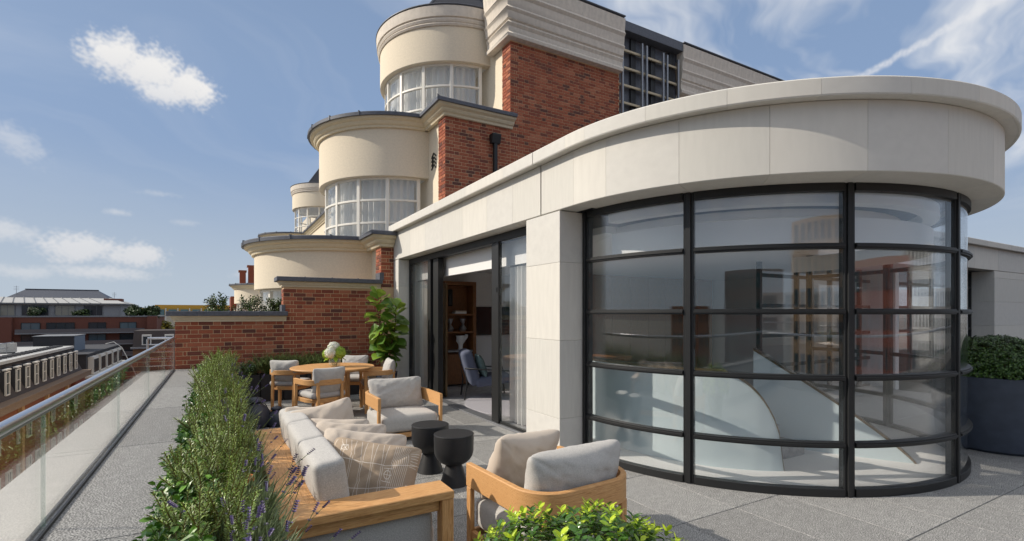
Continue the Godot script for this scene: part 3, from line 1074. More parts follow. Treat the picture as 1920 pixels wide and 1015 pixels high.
	var mask := thing("wall_mask", "black carved mask hung in the top of the bookcase", "ornament", v(4.30, 1.7, 10.1))
	st = mb(false)
	pad(st, Vector3(0.13, 0.36, 0.06), 0.028, Vector3(0, 0, 0.03))
	obj("face", st, mats.matt_black, mask, Transform3D(Basis.IDENTITY, Vector3(0, 0.2, 0)))
	st = mb()
	bx(st, Vector3(0, 0.2, -0.05), Vector3(0.03, 0.05, 0.06), 0.002)
	obj("hook", st, mats.black, mask)
	var tv := thing("television", "black flat television on the white wall beside the bookcase", "television", v(5.35, 1.07, 10.17))
	st = mb()
	bx(st, Vector3(0, 0.32, 0), Vector3(1.0, 0.64, 0.05), 0.006)
	obj("casing", st, mats.black, tv)
	st = mb()
	bx(st, Vector3(0, 0.32, 0.027), Vector3(0.97, 0.61, 0.004), 0.0)
	obj("screen", st, plain(rgb8(12, 12, 14), 0.15), tv)
	var ring := thing("ceiling_light", "round white ceiling fitting inside the open door", "light fitting", v(5.3, 2.31, 8.3))
	st = mb()
	lathe(st, Vector3.ZERO, [Vector2(0, 0.05), Vector2(0.44, 0.05), Vector2(0.44, 0.0), Vector2(0.6, 0.0), Vector2(0.6, 0.155), Vector2(0, 0.155)], 48)
	obj("drum", st, mats.ceiling, ring)
	var rug := thing("rug", "pale lilac grey rug just inside the open door", "rug", v(4.9, 0.018, 7.3))
	st = mb()
	lathe(st, Vector3.ZERO, [Vector2(0, 0.0), Vector2(1.4, 0.0), Vector2(1.4, 0.012), Vector2(0, 0.014)], 64)
	obj("pile", st, mats.rug, rug)
	# blue lounge chair
	var c := thing("lounge_chair", "blue grey upholstered lounge chair with black steel frame inside the door", "armchair", v(4.22, 0.032, 8.25), deg_to_rad(-18))
	var blue := mottled(rgb8(88, 94, 112), 0.14, 0.1, Vector3(3, 3, 3), 0.95, 0.05, 51, false)
	st = mb(false)
	pad(st, Vector3(0.66, 0.16, 0.68), 0.06, Vector3(0, 0.02, 0))
	obj("seat", st, blue, c, Transform3D(Basis(Vector3.BACK, 0.12), Vector3(0.1, 0.33, 0)))
	st = mb(false)
	pad(st, Vector3(0.19, 0.64, 0.66), 0.07, Vector3(0.02, 0, 0))
	obj("backrest", st, blue, c, Transform3D(Basis(Vector3.BACK, 0.3), Vector3(-0.3, 0.56, 0)))
	for s in [-1.0, 1.0]:
		st = mb()
		tube(st, [Vector3(-0.42, 0.0, 0.3 * s), Vector3(-0.38, 0.3, 0.3 * s), Vector3(-0.42, 0.56, 0.34 * s), Vector3(0.38, 0.5, 0.34 * s), Vector3(0.42, 0.0, 0.34 * s)], 0.014, 0.014, 8)
		obj("frame", st, mats.black, c)
	var cu := thing("cushion", "dark patterned cushion on the blue lounge chair", "cushion", v(4.14, 0.56, 8.2), deg_to_rad(-18))
	st = mb(false)
	pillow(st, 0.44, 0.44, 0.16, 8)
	obj("cover", st, mottled(rgb8(88, 108, 108), 0.55, 0.03, Vector3(3, 3, 3), 0.9, 0.0, 52, false, 1), cu, Transform3D(Basis(Vector3.BACK, 0.35) * Basis(Vector3.UP, PI / 2), Vector3(-0.04, 0.06, 0.02)))
	# counter with flowers inside the bay
	var t := thing("console_table", "dark walnut console behind the bay glass", "table", v(4.85, 0.018, 6.3))
	st = mb()
	bx(st, Vector3(0, 0.84, 0), Vector3(1.8, 0.05, 0.5), 0.004)
	obj("top", st, mats.walnut, t)
	for s in [-1.0, 1.0]:
		st = mb()
		bx(st, Vector3(0.8 * s, 0.408, 0), Vector3(0.1, 0.816, 0.44), 0.004)
		obj("leg", st, mats.walnut, t)
	flowers("flower_arrangement", "green and white flower arrangement on the console behind the bay glass", v(4.72, 0.884, 6.3), 0.5, true)
	# walnut panel wall behind
	st = mb()
	for i in 9: blk(st, 6.3 + i * 0.6, 6.89 + i * 0.6, 0.0, 2.47, 9.2, 9.26, 0.004)
	obj("panelling", st, mats.walnut, p)

# curved plaster stair walls and marble steps in the bay
func make_stair() -> void:
	var s := thing("staircase", "curved pale plaster stair with marble steps and bronze edges inside the bay", "staircase", v(0, 0.02, 0))
	var st: SurfaceTool
	for q in [[[[4.0, 5.0], [3.98, 4.2], [4.2, 3.5], [4.55, 3.06], [4.76, 2.92]], 0.98, 0.72], [[[5.5, 3.75], [5.64, 3.4], [5.9, 2.86], [6.16, 2.38]], 1.12, 0.0]]:
		# the wall's top falls in a curve to the floor at its end
		var cv := Curve3D.new()
		for k in q[0].size():
			var t0: Array = q[0][maxi(k - 1, 0)]
			var t1: Array = q[0][mini(k + 1, q[0].size() - 1)]
			var tn := v(t1[0] - t0[0], 0, t1[1] - t0[1]) / 6.0
			cv.add_point(v(q[0][k][0], 0, q[0][k][1]), -tn, tn)
		var n := 48
		var path := []
		var top := []
		for i in n + 1:
			var t := float(i) / n
			var o := cv.sample_baked(t * cv.get_baked_length())
			var tn := (cv.sample_baked(minf(t + 0.02, 1.0) * cv.get_baked_length()) - cv.sample_baked(maxf(t - 0.02, 0.0) * cv.get_baked_length())).normalized()
			var k := clampf((t - q[2]) / (1.0 - q[2]), 0.0, 1.0)
			var h: float = q[1] * sqrt(maxf(0.0, 1.0 - k * k)) if q[2] > 0 else q[1] * pow(1.0 - t, 0.85)
			path.append([o, tn.cross(Vector3.UP)])
			top.append(maxf(0.004, h))
		for side in [0.0, 0.09]:
			st = mb(false)
			for i in n:
				var a: Vector3 = path[i][0] - path[i][1] * side
				var b: Vector3 = path[i + 1][0] - path[i + 1][1] * side
				quad(st, a, b, b + Vector3.UP * top[i + 1], a + Vector3.UP * top[i])
			obj("wall", st, mats.pale_wall, s)
		st = mb(false)
		for i in n:
			var e := []
			for k in 2:
				var w: Array = path[i + k]
				e.append(w[0] + w[1] * 0.008 + Vector3.UP * (top[i + k] + 0.008))
				e.append(w[0] - w[1] * 0.1 + Vector3.UP * (top[i + k] + 0.008))
			quad(st, e[0], e[2], e[3], e[1])
			quad(st, e[0], e[2], e[2] + Vector3.DOWN * 0.03, e[0] + Vector3.DOWN * 0.03)
			quad(st, e[1], e[3], e[3] + Vector3.DOWN * 0.03, e[1] + Vector3.DOWN * 0.03)
		obj("bronze_edge", st, mats.bronze, s)
	for i in 4:
		st = mb()
		var f := 3.15 + i * 0.27
		blk(st, 4.86 + i * 0.02, 5.52 - i * 0.02, 0.002, 0.14 * (i + 1), f, f + 0.27 - 0.002, 0.008)
		obj("step", st, mats.marble, s)

# ---------------------------------------------------------------- the stepped apartment building
func tier_bay(p: Node, X: float, Fc: float, R: float, sill: float, low: float, high: float, rows: Array, grand: bool, detail: bool) -> void:
	var b := empty("rounded_bay", p)
	var st := mb()
	var a0 := 88.0
	var a1 := 272.0
	sweep(st, rect(-0.22, 0.0, low, high, 0.01), arc(X, Fc, R, a0, a1, 48))
	obj("rendered_wall", st, mats.render, b)
	# glazing
	var rw := R - 0.13
	var n := 8
	for i in n + 1:
		var a := deg_to_rad(lerpf(96.0, 264.0, float(i) / n))
		var o := Vector3(cos(a), 0, -sin(a))
		st = mb()
		bx(st, v(X, (sill + low) / 2, Fc) + o * (rw - 0.03), Vector3(0.085, low - sill, 0.07), 0.006, Basis(Vector3.UP.cross(o).normalized(), Vector3.UP, o))
		obj("mullion", st, mats.white_frame, b)
	for h in rows:
		st = mb()
		sweep(st, rect(-0.06, 0.0, h - 0.025, h + 0.025, 0.005), arc(X, Fc, rw, 96.0, 264.0, 40))
		obj("glazing_bar", st, mats.white_frame, b)
	for i in n:
		for j in rows.size() - 1:
			st = mb()
			sweep(st, rect(-0.045, -0.03, rows[j] + 0.024, rows[j + 1] - 0.024), arc(X, Fc, rw, lerpf(96.0, 264.0, float(i) / n) + 1.1, lerpf(96.0, 264.0, float(i + 1) / n) - 1.1, 6))
			obj("glass_pane", st, mats.glass_tower, b)
	# net curtain inside
	if detail:
		st = mb(false)
		var m := 260
		for i in m:
			var q := []
			for k in 2:
				var t := float(i + k) / m
				var a := deg_to_rad(lerpf(98.0, 262.0, t))
				var r := rw - 0.22 + 0.035 * sin(t * 210.0) + 0.02 * sin(t * 71.0)
				q.append(v(X + r * cos(a), 0, Fc + r * sin(a)))
			quad(st, q[0] + Vector3.UP * sill, q[1] + Vector3.UP * sill, q[1] + Vector3.UP * low, q[0] + Vector3.UP * low)
		obj("net_curtain", st, mats.sheer, b)
	# roof disc and sill
	st = mb()
	lathe(st, v(X, 0, Fc), [Vector2(0, high - 0.05), Vector2(R - 0.02, high - 0.05), Vector2(R - 0.02, high + 0.02), Vector2(0, high + 0.02)], 48)
	obj("flat_roof", st, mats.lead, b)
	st = mb()
	lathe(st, v(X, 0, Fc), [Vector2(0, low + 0.005), Vector2(R - 0.225, low + 0.005), Vector2(R - 0.225, low + 0.06), Vector2(0, low + 0.06)], 48)
	obj("bay_ceiling", st, mats.ceiling, b)
	if grand:
		st = mb()
		sweep(st, [Vector2(-0.2, high - 0.002), Vector2(0.03, high - 0.002), Vector2(0.055, high + 0.04), Vector2(0.03, high + 0.08), Vector2(0.05, high + 0.085), Vector2(0.075, high + 0.14), Vector2(0.05, high + 0.19), Vector2(0.09, high + 0.2), Vector2(0.105, high + 0.46), Vector2(-0.2, high + 0.48)], arc(X, Fc, R, a0, a1, 48))
		obj("moulded_cornice", st, mats.cast, b)
		st = mb()
		sweep(st, rect(-0.4, 0.12, high + 0.48, high + 0.515, 0.01), arc(X, Fc, R, a0, a1, 48))
		obj("lead_edge", st, mats.lead, b)
	else:
		small_cornice(arc(X, Fc, R, a0, a1, 64, high + 0.26), b, 1.15)
		lead_cap(arc(X, Fc, R, a0, a1, 64, high + 0.26), b, 0.72, -0.4, 0.28)

func make_tower() -> void:
	var p := thing("apartment_building", "stepped apartment building of red brick and cream render with rounded bays", "building")
	var st: SurfaceTool
	var X1 := 2.95
	var X2 := 4.35
	var X3 := 6.0
	# rendered tiers behind the gable
	st = mb()
	blk(st, X1, 26.0, -22.0, 2.98, GABLE + 0.42, 60.0, 0.0)
	blk(st, X2, 26.0, 2.98, 5.96, GABLE + 0.42, 60.0, 0.0)
	blk(st, X3, 26.0, 5.96, 9.2, GABLE + 0.42, 60.0, 0.0)
	obj("rendered_tiers", st, mats.render, p)
	for q in [[X1, 2.985], [X2, 5.965], [X3, 9.205]]:
		st = mb()
		blk(st, q[0] + 0.01, q[0] + (1.6 if q[1] < 9 else 19.0), q[1], q[1] + 0.03, GABLE + 0.43, 59.9, 0.0)
		obj("flat_roof", st, mats.lead, p)
	# brick gable, with its returns
	st = mb()
	blk(st, 2.885, 3.5, -0.4, 3.0, GABLE + 0.005, GABLE + 0.41, 0.0)
	blk(st, 4.305, 6.2, 2.6, 5.98, GABLE + 0.005, GABLE + 0.41, 0.0)
	blk(st, 5.965, 9.36, 2.9, 8.05, GABLE + 0.006, GABLE + 0.41, 0.0)
	obj("mortar", st, mats.mortar, p)
	var g := empty("brick_gable", p)
	var list := bond([[2.88, 3.14, 2.1, 2.93], [4.30, 5.95, 3.4, 5.93], [5.96, 9.36, 3.4, 8.04]], v(0, 0, GABLE), Vector3.RIGHT, Vector3(0, 0, 1), 71)
	for q in [[2.875, 2.1, 2.93], [4.295, 3.4, 5.93], [5.955, 6.2, 8.04]]:
		list.append_array(bond([[0.005, 0.40, q[1], q[2]]], v(q[0], 0, GABLE), Vector3(0, 0, -1), Vector3(-1, 0, 0), 72))
	lay(by_eye(list), 290, g)
	# cornices over tier one and tier two: gable return, corner, then the flank up to the bay
	for q in [[2.885, X1, 3.24, 3.13, 11.5], [4.30, X2, 6.22, 5.99, 11.6]]:
		var h: float = q[2]
		var path := [[v(q[3], h, GABLE), Vector3(0, 0, 1)], [v(q[0], h, GABLE), Vector3(-1, 0, 1)], [v(q[0], h, q[4]), Vector3(-1, 0, 0)]]
		small_cornice(path, p, 1.15)
		lead_cap(path, p, 0.9, -0.36, 0.28)
		var far := split_line(q[1], 15.4, q[1], 31.6, Vector3(-1, 0, 0), h, 12)
		small_cornice(far, p, 1.15)
		lead_cap(far, p, 1.0, -0.36, 0.28)
		if h > 5.0:
			st = mb()
			blk(st, 5.93, 6.06, h - 0.06, h + 0.12, GABLE - 0.02, GABLE + 0.1, 0.004)
			obj("lead_flashing", st, mats.lead, p)
	# bays: three tiers here, three on the next wing
	for fc in [13.62, 33.4]:
		var near: bool = fc < 20
		tier_bay(p, X1, fc, 2.235, 0.3, 2.12, 2.98, [0.32, 0.95, 1.52, 2.09], false, near)
		tier_bay(p, X2, fc, 2.13, 3.0, 4.80, 5.96, [3.02, 3.72, 4.26, 4.78], false, near)
		tier_bay(p, X3, fc, 2.16, 6.0, 7.90, 8.78, [6.02, 6.78, 7.34, 7.88], true, near)
		# pyramid rooflight
		st = mb()
		var c := v(X3 - 0.05, 0, fc)
		var r := 1.45
		for k in 4:
			var a := c + Vector3(r, 9.25, r) * Vector3([1, -1, -1, 1][k], 1, [1, 1, -1, -1][k])
			var b := c + Vector3(r, 9.25, r) * Vector3([-1, -1, 1, 1][k], 1, [1, -1, -1, 1][k])
			tri(st, a, b, c + Vector3.UP * 11.5)
		obj("pyramid_roof", st, mats.slate, p)
		for k in 4:
			st = mb()
			tube(st, [c + Vector3(r, 9.25, r) * Vector3([1, -1, -1, 1][k], 1, [1, 1, -1, -1][k]), c + Vector3.UP * 11.51], 0.03, 0.03, 6)
			obj("ridge_roll", st, mats.lead, p)
	# tier three: cast stone cornice block on the gable and its return
	var prof := [Vector2(-0.02, 8.05), Vector2(0.16, 8.05), Vector2(0.17, 8.12), Vector2(0.13, 8.18), Vector2(0.13, 8.3), Vector2(0.17, 8.37), Vector2(0.13, 8.43), Vector2(0.17, 8.46), Vector2(0.19, 8.62), Vector2(0.23, 8.68), Vector2(0.19, 8.74), Vector2(0.21, 8.95), Vector2(0.26, 9.02), Vector2(0.22, 9.09), Vector2(0.25, 9.42), Vector2(0.2, 9.46), Vector2(-0.02, 9.46)]
	st = mb()
	sweep(st, prof, [[v(9.36, 0, GABLE), Vector3(0, 0, 1)], [v(5.96, 0, GABLE), Vector3(-1, 0, 1)], [v(5.96, 0, 11.3), Vector3(-1, 0, 0)]])
	obj("cast_cornice", st, mats.cast, p)
	st = mb()
	blk(st, 5.72, 9.36, 9.462, 9.50, GABLE - 0.27, 11.4, 0.01)
	obj("lead_edge", st, mats.lead, p)
	st = mb()
	sweep(st, prof, line(25.9, GABLE + 0.1, 11.72, GABLE + 0.1, Vector3(0, 0, 1)))
	obj("cast_cornice", st, mats.cast, p)
	st = mb()
	blk(st, 11.72, 26.0, 9.462, 9.50, GABLE - 0.17, 11.4, 0.01)
	obj("lead_edge", st, mats.lead, p)
	st = mb()
	blk(st, 11.72, 25.9, 3.0, 8.05, GABLE + 0.12, GABLE + 0.41, 0.0)
	obj("side_wall", st, mats.cast, p)
	# plant louvre between the cornices
	var l := empty("louvre_screen", p)
	st = mb()
	blk(st, 9.37, 11.71, 3.2, 9.3, GABLE + 0.16, GABLE + 0.40, 0.0)
	obj("recess", st, mats.lead, l)
	st = mb()
	blk(st, 9.37, 11.71, 9.22, 9.48, GABLE - 0.12, GABLE + 0.38, 0.006)
	obj("head", st, mats.lead, l)
	for h in [8.78, 8.30, 7.82, 7.34, 7.0, 6.52, 6.18, 5.7, 5.2]:
		st = mb()
		bx(st, v(10.54, h, GABLE + 0.06), Vector3(2.3, 0.05, 0.12), 0.004, Basis(Vector3.RIGHT, 0.35))
		obj("slat", st, mats.cornice, l)
	for q in [[9.42, 9.1], [10.14, 9.05], [10.31, 9.03], [10.96, 9.0], [11.12, 8.98], [11.57, 8.95], [9.79, 7.15], [9.96, 7.13]]:
		st = mb()
		blk(st, q[0] - 0.025, q[0] + 0.025, 4.6, q[1], GABLE - 0.09, GABLE - 0.03, 0.004)
		obj("upright", st, mats.alu, l)
	for q in [[9.9, 0.16], [10.66, 0.12], [11.4, 0.12]]:
		st = mb()
		blk(st, q[0] - 0.02, q[0] + 0.16, 4.6, 9.2, GABLE + 0.10, GABLE + 0.16, 0.003)
		obj("back_post", st, mats.black2, l)
	# rainwater hopper and pipe
	var d := empty("rainwater_pipe", p, v(5.50, 5.62, GABLE - 0.09))
	st = mb()
	sweep(st, [Vector2(-0.05, -0.14), Vector2(0.05, -0.14), Vector2(0.095, 0.04), Vector2(0.095, 0.07), Vector2(-0.085, 0.07), Vector2(-0.085, 0.04)], [[Vector3(-0.11, 0, 0), Vector3(0, 0, 1)], [Vector3(0.11, 0, 0), Vector3(0, 0, 1)]])
	obj("hopper", st, mats.black, d)
	st = mb()
	bx(st, Vector3(0, -1.25, 0), Vector3(0.085, 2.22, 0.085), 0.006)
	obj("pipe", st, mats.black, d)
	st = mb()
	lathe(st, Vector3(0, 0.07, 0.0), [Vector2(0.05, 0), Vector2(0.045, 0.03), Vector2(0, 0.05)], 12)
	obj("vent_cap", st, mats.black, d)
	# fretted grille on the flank of tier two
	st = mb()
	for k in 4:
		bar(st, v(X2 - 0.012, 4.95 + k * 0.09, 11.0), v(X2 - 0.012, 5.05 + k * 0.09, 11.14), 0.03, 0.02, 0.002)
		bar(st, v(X2 - 0.012, 5.05 + k * 0.09, 11.14), v(X2 - 0.012, 4.95 + k * 0.09, 11.28), 0.03, 0.02, 0.002)
	obj("grille", st, mats.black, p)
	# chimney stacks on the wing beyond
	for q in [[3.9, 30.5, 3.0], [4.2, 31.4, 3.0]]:
		pass

# ---------------------------------------------------------------- furniture
func u_path(hw: float, front: float, back: float, r: float) -> Array:
	# from the left front tip round the back to the right front tip; the chair faces +z
	var p := [[Vector3(-hw, 0, front), Vector3(-1, 0, 0)], [Vector3(-hw, 0, -back + r), Vector3(-1, 0, 0)]]
	for i in range(1, 11):
		var a := PI + PI / 2 * i / 10
		p.append([Vector3(-hw + r + r * cos(a), 0, -back + r + r * sin(a)), Vector3(cos(a), 0, sin(a))])
	for i in range(0, 11):
		var a := PI * 1.5 + PI / 2 * i / 10
		p.append([Vector3(hw - r + r * cos(a), 0, -back + r + r * sin(a)), Vector3(cos(a), 0, sin(a))])
	p.append([Vector3(hw, 0, front), Vector3(1, 0, 0)])
	return p

func armchair(label: String, at: Vector3, turn: float, lean: float, rise: float) -> Node3D:
	var c := thing("armchair", label, "armchair", at, turn, "teak lounge armchairs")
	var st := mb()
	sweep(st, rect(-0.036, 0.0, 0.39, 0.545, 0.005), u_path(0.41, 0.40, 0.42, 0.24))
	obj("arm_band", st, mats.teak0, c)
	for s in [-1.0, 1.0]:
		st = mb()
		bx(st, Vector3(0.392 * s, 0.194, 0.372), Vector3(0.034, 0.388, 0.054), 0.004)
		obj("front_leg", st, mats.teak1, c)
		st = mb()
		bx(st, Vector3(0.31 * s, 0.194, -0.345), Vector3(0.05, 0.388, 0.034), 0.004)
		obj("back_leg", st, mats.teak1, c)
		st = mb()
		bx(st, Vector3(0.385 * s, 0.075, 0.02), Vector3(0.03, 0.055, 0.648), 0.004)
		obj("side_rail", st, mats.teak2, c)
	for z in [0.372, -0.345]:
		st = mb()
		bx(st, Vector3(0, 0.075, z), Vector3(0.748 if z > 0 else 0.566, 0.055, 0.034), 0.004)
		obj("seat_rail", st, mats.teak0, c)
	st = mb(false)
	pad(st, Vector3(0.728, 0.205, 0.73), 0.055, Vector3(0.0, 0.022, 0.012), 0.006, 3)
	obj("seat_cushion", st, mats.fabric, c, Transform3D(Basis.IDENTITY, Vector3(0, 0.212, 0.02)))
	st = mb(false)
	pillow(st, 0.75, 0.43, 0.27, 5, 0.018)
	obj("back_cushion", st, mats.fabric, c, Transform3D(Basis(Vector3.RIGHT, -lean), Vector3(0, rise, -0.225)))
	return c

func cushion(called: String, label: String, at: Vector3, size: Vector3, yaw: float, tilt: float, roll: float, m: Material, seed_: int, group := "") -> Node3D:
	var c := thing(called, label, "cushion", at, 0.0, group)
	var st := mb(false)
	pillow(st, size.x, size.y, size.z, seed_, 0.022)
	obj("cover", st, m, c, Transform3D(Basis(Vector3.UP, yaw) * Basis(Vector3.RIGHT, tilt) * Basis(Vector3.BACK, roll), Vector3.ZERO))
	return c

func make_sofa() -> void:
	var s := thing("sofa", "long teak framed sofa with grey cushions beside the planting trough", "sofa", v(0.67, 0, 3.58))
	var st: SurfaceTool
	st = mb()
	blk(st, -0.43, -0.20, 0.556, 0.598, -0.855, 0.855, 0.004)
	obj("back_ledge", st, mats.teak2, s)
	for e in [-1.0, 1.0]:
		st = mb()
		blk(st, -0.43, 0.43, 0.557, 0.60, e * 0.86, e * 1.06, 0.004)
		obj("arm", st, mats.teak0, s)
		st = mb()
		blk(st, -0.36, 0.36, 0.49, 0.556, e * 0.97, e * 1.02, 0.004)
		obj("arm_rail", st, mats.teak0, s)
		for x in [-0.395, 0.395]:
			st = mb()
			blk(st, x - 0.034, x + 0.034, 0.0, 0.556, e * 0.98, e * 1.055, 0.004)
			obj("leg", st, mats.teak1, s)
		st = mb(false)
		pad(st, Vector3(0.70, 0.40, 0.10), 0.03, Vector3(0, 0, 0.008), 0.004, 7)
		obj("side_panel", st, mats.fabric_dark, s, Transform3D(Basis.IDENTITY, v(0.0, 0.275, e * 0.915)))
		st = mb()
		blk(st, -0.36, 0.36, 0.04, 0.10, e * 0.97, e * 1.02, 0.004)
		obj("base_rail", st, mats.teak0, s)
	st = mb()
	blk(st, -0.42, -0.38, 0.04, 0.555, -0.975, 0.975, 0.004)
	obj("back_panel", st, mats.teak2, s)
	st = mb()
	blk(st, 0.36, 0.41, 0.06, 0.13, -0.975, 0.975, 0.004)
	obj("front_rail", st, mats.teak2, s)
	st = mb()
	blk(st, -0.38, 0.36, 0.10, 0.14, -0.96, 0.96, 0.003)
	obj("seat_deck", st, mats.teak2, s)
	for i in 2:
		st = mb(false)
		pad(st, Vector3(0.70, 0.21, 0.84), 0.05, Vector3(0.01, 0.02, 0.0), 0.006, 11 + i)
		obj("seat_cushion", st, mats.fabric, s, Transform3D(Basis.IDENTITY, v(0.06, 0.246, -0.425 + 0.85 * i)))
	for i in 3:
		st = mb(false)
		pad(st, Vector3(0.165, 0.47, 0.584), 0.036, Vector3(0.008, 0.004, 0.0), 0.002, 21 + i)
		obj("back_cushion", st, mats.fabric, s, Transform3D(Basis(Vector3.BACK, 0.13), v(-0.155, 0.565, -0.575 + 0.585 * i)))
	var g := "loose cushions on the sofa"
	cushion("printed_cushion", "taupe cushion printed with white line drawings, nearest on the sofa", v(0.78, 0.585, 3.00), Vector3(0.55, 0.44, 0.28), -0.3, -0.5, -0.2, mats.printed, 3, g)
	cushion("beige_cushion", "beige cushion directly behind the printed cushion on the sofa", v(0.77, 0.60, 3.21), Vector3(0.54, 0.46, 0.25), -0.2, -0.46, -0.17, mats.beige, 4, g)
	cushion("beige_cushion", "beige cushion slumped in the middle of the sofa", v(0.76, 0.60, 3.52), Vector3(0.49, 0.45, 0.25), -0.16, -0.42, -0.12, mats.beige, 5, g)
	cushion("beige_cushion", "beige cushion lying against the two tall cushions on the sofa", v(0.74, 0.59, 3.84), Vector3(0.46, 0.42, 0.24), -0.2, -0.50, -0.08, mats.beige, 6, g)
	cushion("beige_cushion", "tall beige cushion with a raised corner near the far sofa arm", v(0.72, 0.63, 4.12), Vector3(0.48, 0.48, 0.24), -0.1, -0.25, 0.2, mats.beige, 7, g)
	cushion("beige_cushion", "beige cushion furthest back on the sofa, behind the tall one", v(0.66, 0.60, 4.28), Vector3(0.48, 0.46, 0.2), 0.1, -0.16, -0.05, mats.beige, 8, g)

func side_table(label: String, at: Vector3) -> void:
	var t := thing("side_table", label, "table", at, 0.0, "black drum side tables")
	var st := mb()
	lathe(st, Vector3.ZERO, [Vector2(0, 0), Vector2(0.126, 0), Vector2(0.128, 0.004), Vector2(0.066, 0.205)], 40)
	obj("foot", st, mats.matt_black, t)
	st = mb(false)
	var prof := []
	for i in 13:
		var a := -PI / 2 + PI / 2 * i / 12
		prof.append(Vector2(0.05 + 0.13 * cos(a), 0.325 + 0.14 * sin(a)))
	prof.append(Vector2(0.182, 0.43))
	prof.append(Vector2(0.18, 0.452))
	lathe(st, Vector3.ZERO, prof, 48, true)
	obj("bowl", st, mats.matt_black, t)
	st = mb()
	lathe(st, Vector3.ZERO, [Vector2(0.179, 0.450), Vector2(0.184, 0.456), Vector2(0.182, 0.463), Vector2(0.176, 0.466), Vector2(0, 0.466)], 48)
	obj("table_top", st, mats.matt_black, t)

func lantern(label: String, at: Vector3, k: float) -> void:
	var l := thing("lantern", label, "lantern", at, 0.4, "charcoal domed lanterns")
	var st := mb(false)
	lathe(st, Vector3.ZERO, [Vector2(0, 0), Vector2(0.15, 0), Vector2(0.188, 0.04), Vector2(0.195, 0.14), Vector2(0.185, 0.2), Vector2(0.15, 0.265), Vector2(0.09, 0.315), Vector2(0.085, 0.33)], 32, true)
	obj("body", st, mats.charcoal, l)
	st = mb(false)
	lathe(st, Vector3.ZERO, [Vector2(0.06, 0.33), Vector2(0.105, 0.348), Vector2(0.11, 0.362), Vector2(0.09, 0.39), Vector2(0.045, 0.408), Vector2(0, 0.412)], 32, true)
	obj("cap", st, mats.charcoal, l)
	for i in 3:
		st = mb()
		var a := TAU * i / 3
		tube(st, [Vector3(0.075 * cos(a), 0.315, 0.075 * sin(a)), Vector3(0.08 * cos(a), 0.355, 0.08 * sin(a))], 0.008, 0.008, 8)
		obj("cap_post", st, mats.charcoal, l)
	st = mb()
	var hp := []
	for i in 15: hp.append(Vector3(0.16 * cos(PI * i / 14), 0.25 + 0.09 * sin(PI * i / 14), 0.0))
	tube(st, hp, 0.006, 0.006, 6)
	obj("handle", st, mats.black, l)
	l.scale = Vector3(k, k, k)

func dining_chair(label: String, at: Vector3, turn: float) -> void:
	var c := thing("dining_chair", label, "chair", at, turn, "teak dining chairs round the table")
	var st := mb()
	sweep(st, rect(-0.032, 0.0, 0.585, 0.66, 0.004), u_path(0.30, 0.24, 0.29, 0.26))
	obj("back_rim", st, mats.teak0, c)
	for s in [-1.0, 1.0]:
		st = mb()
		bar(st, Vector3(0.283 * s, 0.0, 0.2), Vector3(0.283 * s, 0.586, 0.21), 0.036, 0.05, 0.004)
		obj("front_leg", st, mats.teak1, c)
		st = mb()
		bar(st, Vector3(0.17 * s, 0.0, -0.27), Vector3(0.17 * s, 0.586, -0.24), 0.04, 0.034, 0.004)
		obj("back_leg", st, mats.teak1, c)
	st = mb()
	sweep(st, rect(-0.03, 0.0, 0.345, 0.40, 0.004), u_path(0.266, 0.21, 0.23, 0.2))
	bx(st, Vector3(0, 0.372, 0.2), Vector3(0.53, 0.055, 0.028), 0.003)
	obj("seat_frame", st, mats.teak0, c)
	st = mb()
	for i in 6: bx(st, Vector3(0, 0.388, -0.16 + i * 0.066), Vector3(0.46, 0.014, 0.055), 0.002)
	obj("seat_slats", st, mats.teak0, c)
	st = mb(false)
	pad(st, Vector3(0.50, 0.085, 0.45), 0.04, Vector3(0, 0.012, 0), 0.004, 41)
	obj("seat_pad", st, mats.fabric_dark, c, Transform3D(Basis.IDENTITY, Vector3(0, 0.442, 0.0)))
	st = mb(false)
	pillow(st, 0.48, 0.40, 0.18, 43, 0.012)
	obj("back_cushion", st, mats.fabric, c, Transform3D(Basis(Vector3.RIGHT, -0.2), Vector3(0, 0.63, -0.19)))

func make_dining() -> void:
	var at := v(1.52, 0, 8.17)
	var t := thing("dining_table", "round teak dining table on a staved drum foot", "table", at)
	var st := mb()
	lathe(st, Vector3.ZERO, [Vector2(0, 0.694), Vector2(0.585, 0.694), Vector2(0.618, 0.716), Vector2(0.62, 0.728), Vector2(0.614, 0.736), Vector2(0, 0.736)], 64)
	obj("table_top", st, mats.teak0, t)
	for i in 18:
		var a := TAU * i / 18
		st = mb()
		bx(st, Vector3(0.235 * cos(a), 0.347, 0.235 * sin(a)), Vector3(0.03, 0.69, 0.078), 0.006, Basis(Vector3.UP, -a))
		obj("stave", st, mats.teak1, t)
	st = mb()
	lathe(st, Vector3.ZERO, [Vector2(0, 0.001), Vector2(0.2, 0.001), Vector2(0.2, 0.69), Vector2(0, 0.69)], 24)
	obj("core", st, mats.teak1, t)
	dining_chair("teak dining chair standing furthest left, before the black planter boxes", v(1.0, 0, 8.92), deg_to_rad(148))
	dining_chair("teak dining chair with its back to the sofa", v(1.24, 0, 7.46), deg_to_rad(-164))
	dining_chair("teak dining chair on the door side of the table, before the fig tree", v(2.2, 0, 8.18), deg_to_rad(-96))
	dining_chair("teak dining chair behind the table, mostly hidden, before the brick wall", v(1.98, 0, 8.98), deg_to_rad(-30))
	flowers("flower_vase", "glass bowl of white and lime green hydrangeas on the dining table", v(1.54, 0.736, 8.14), 1.0, false)

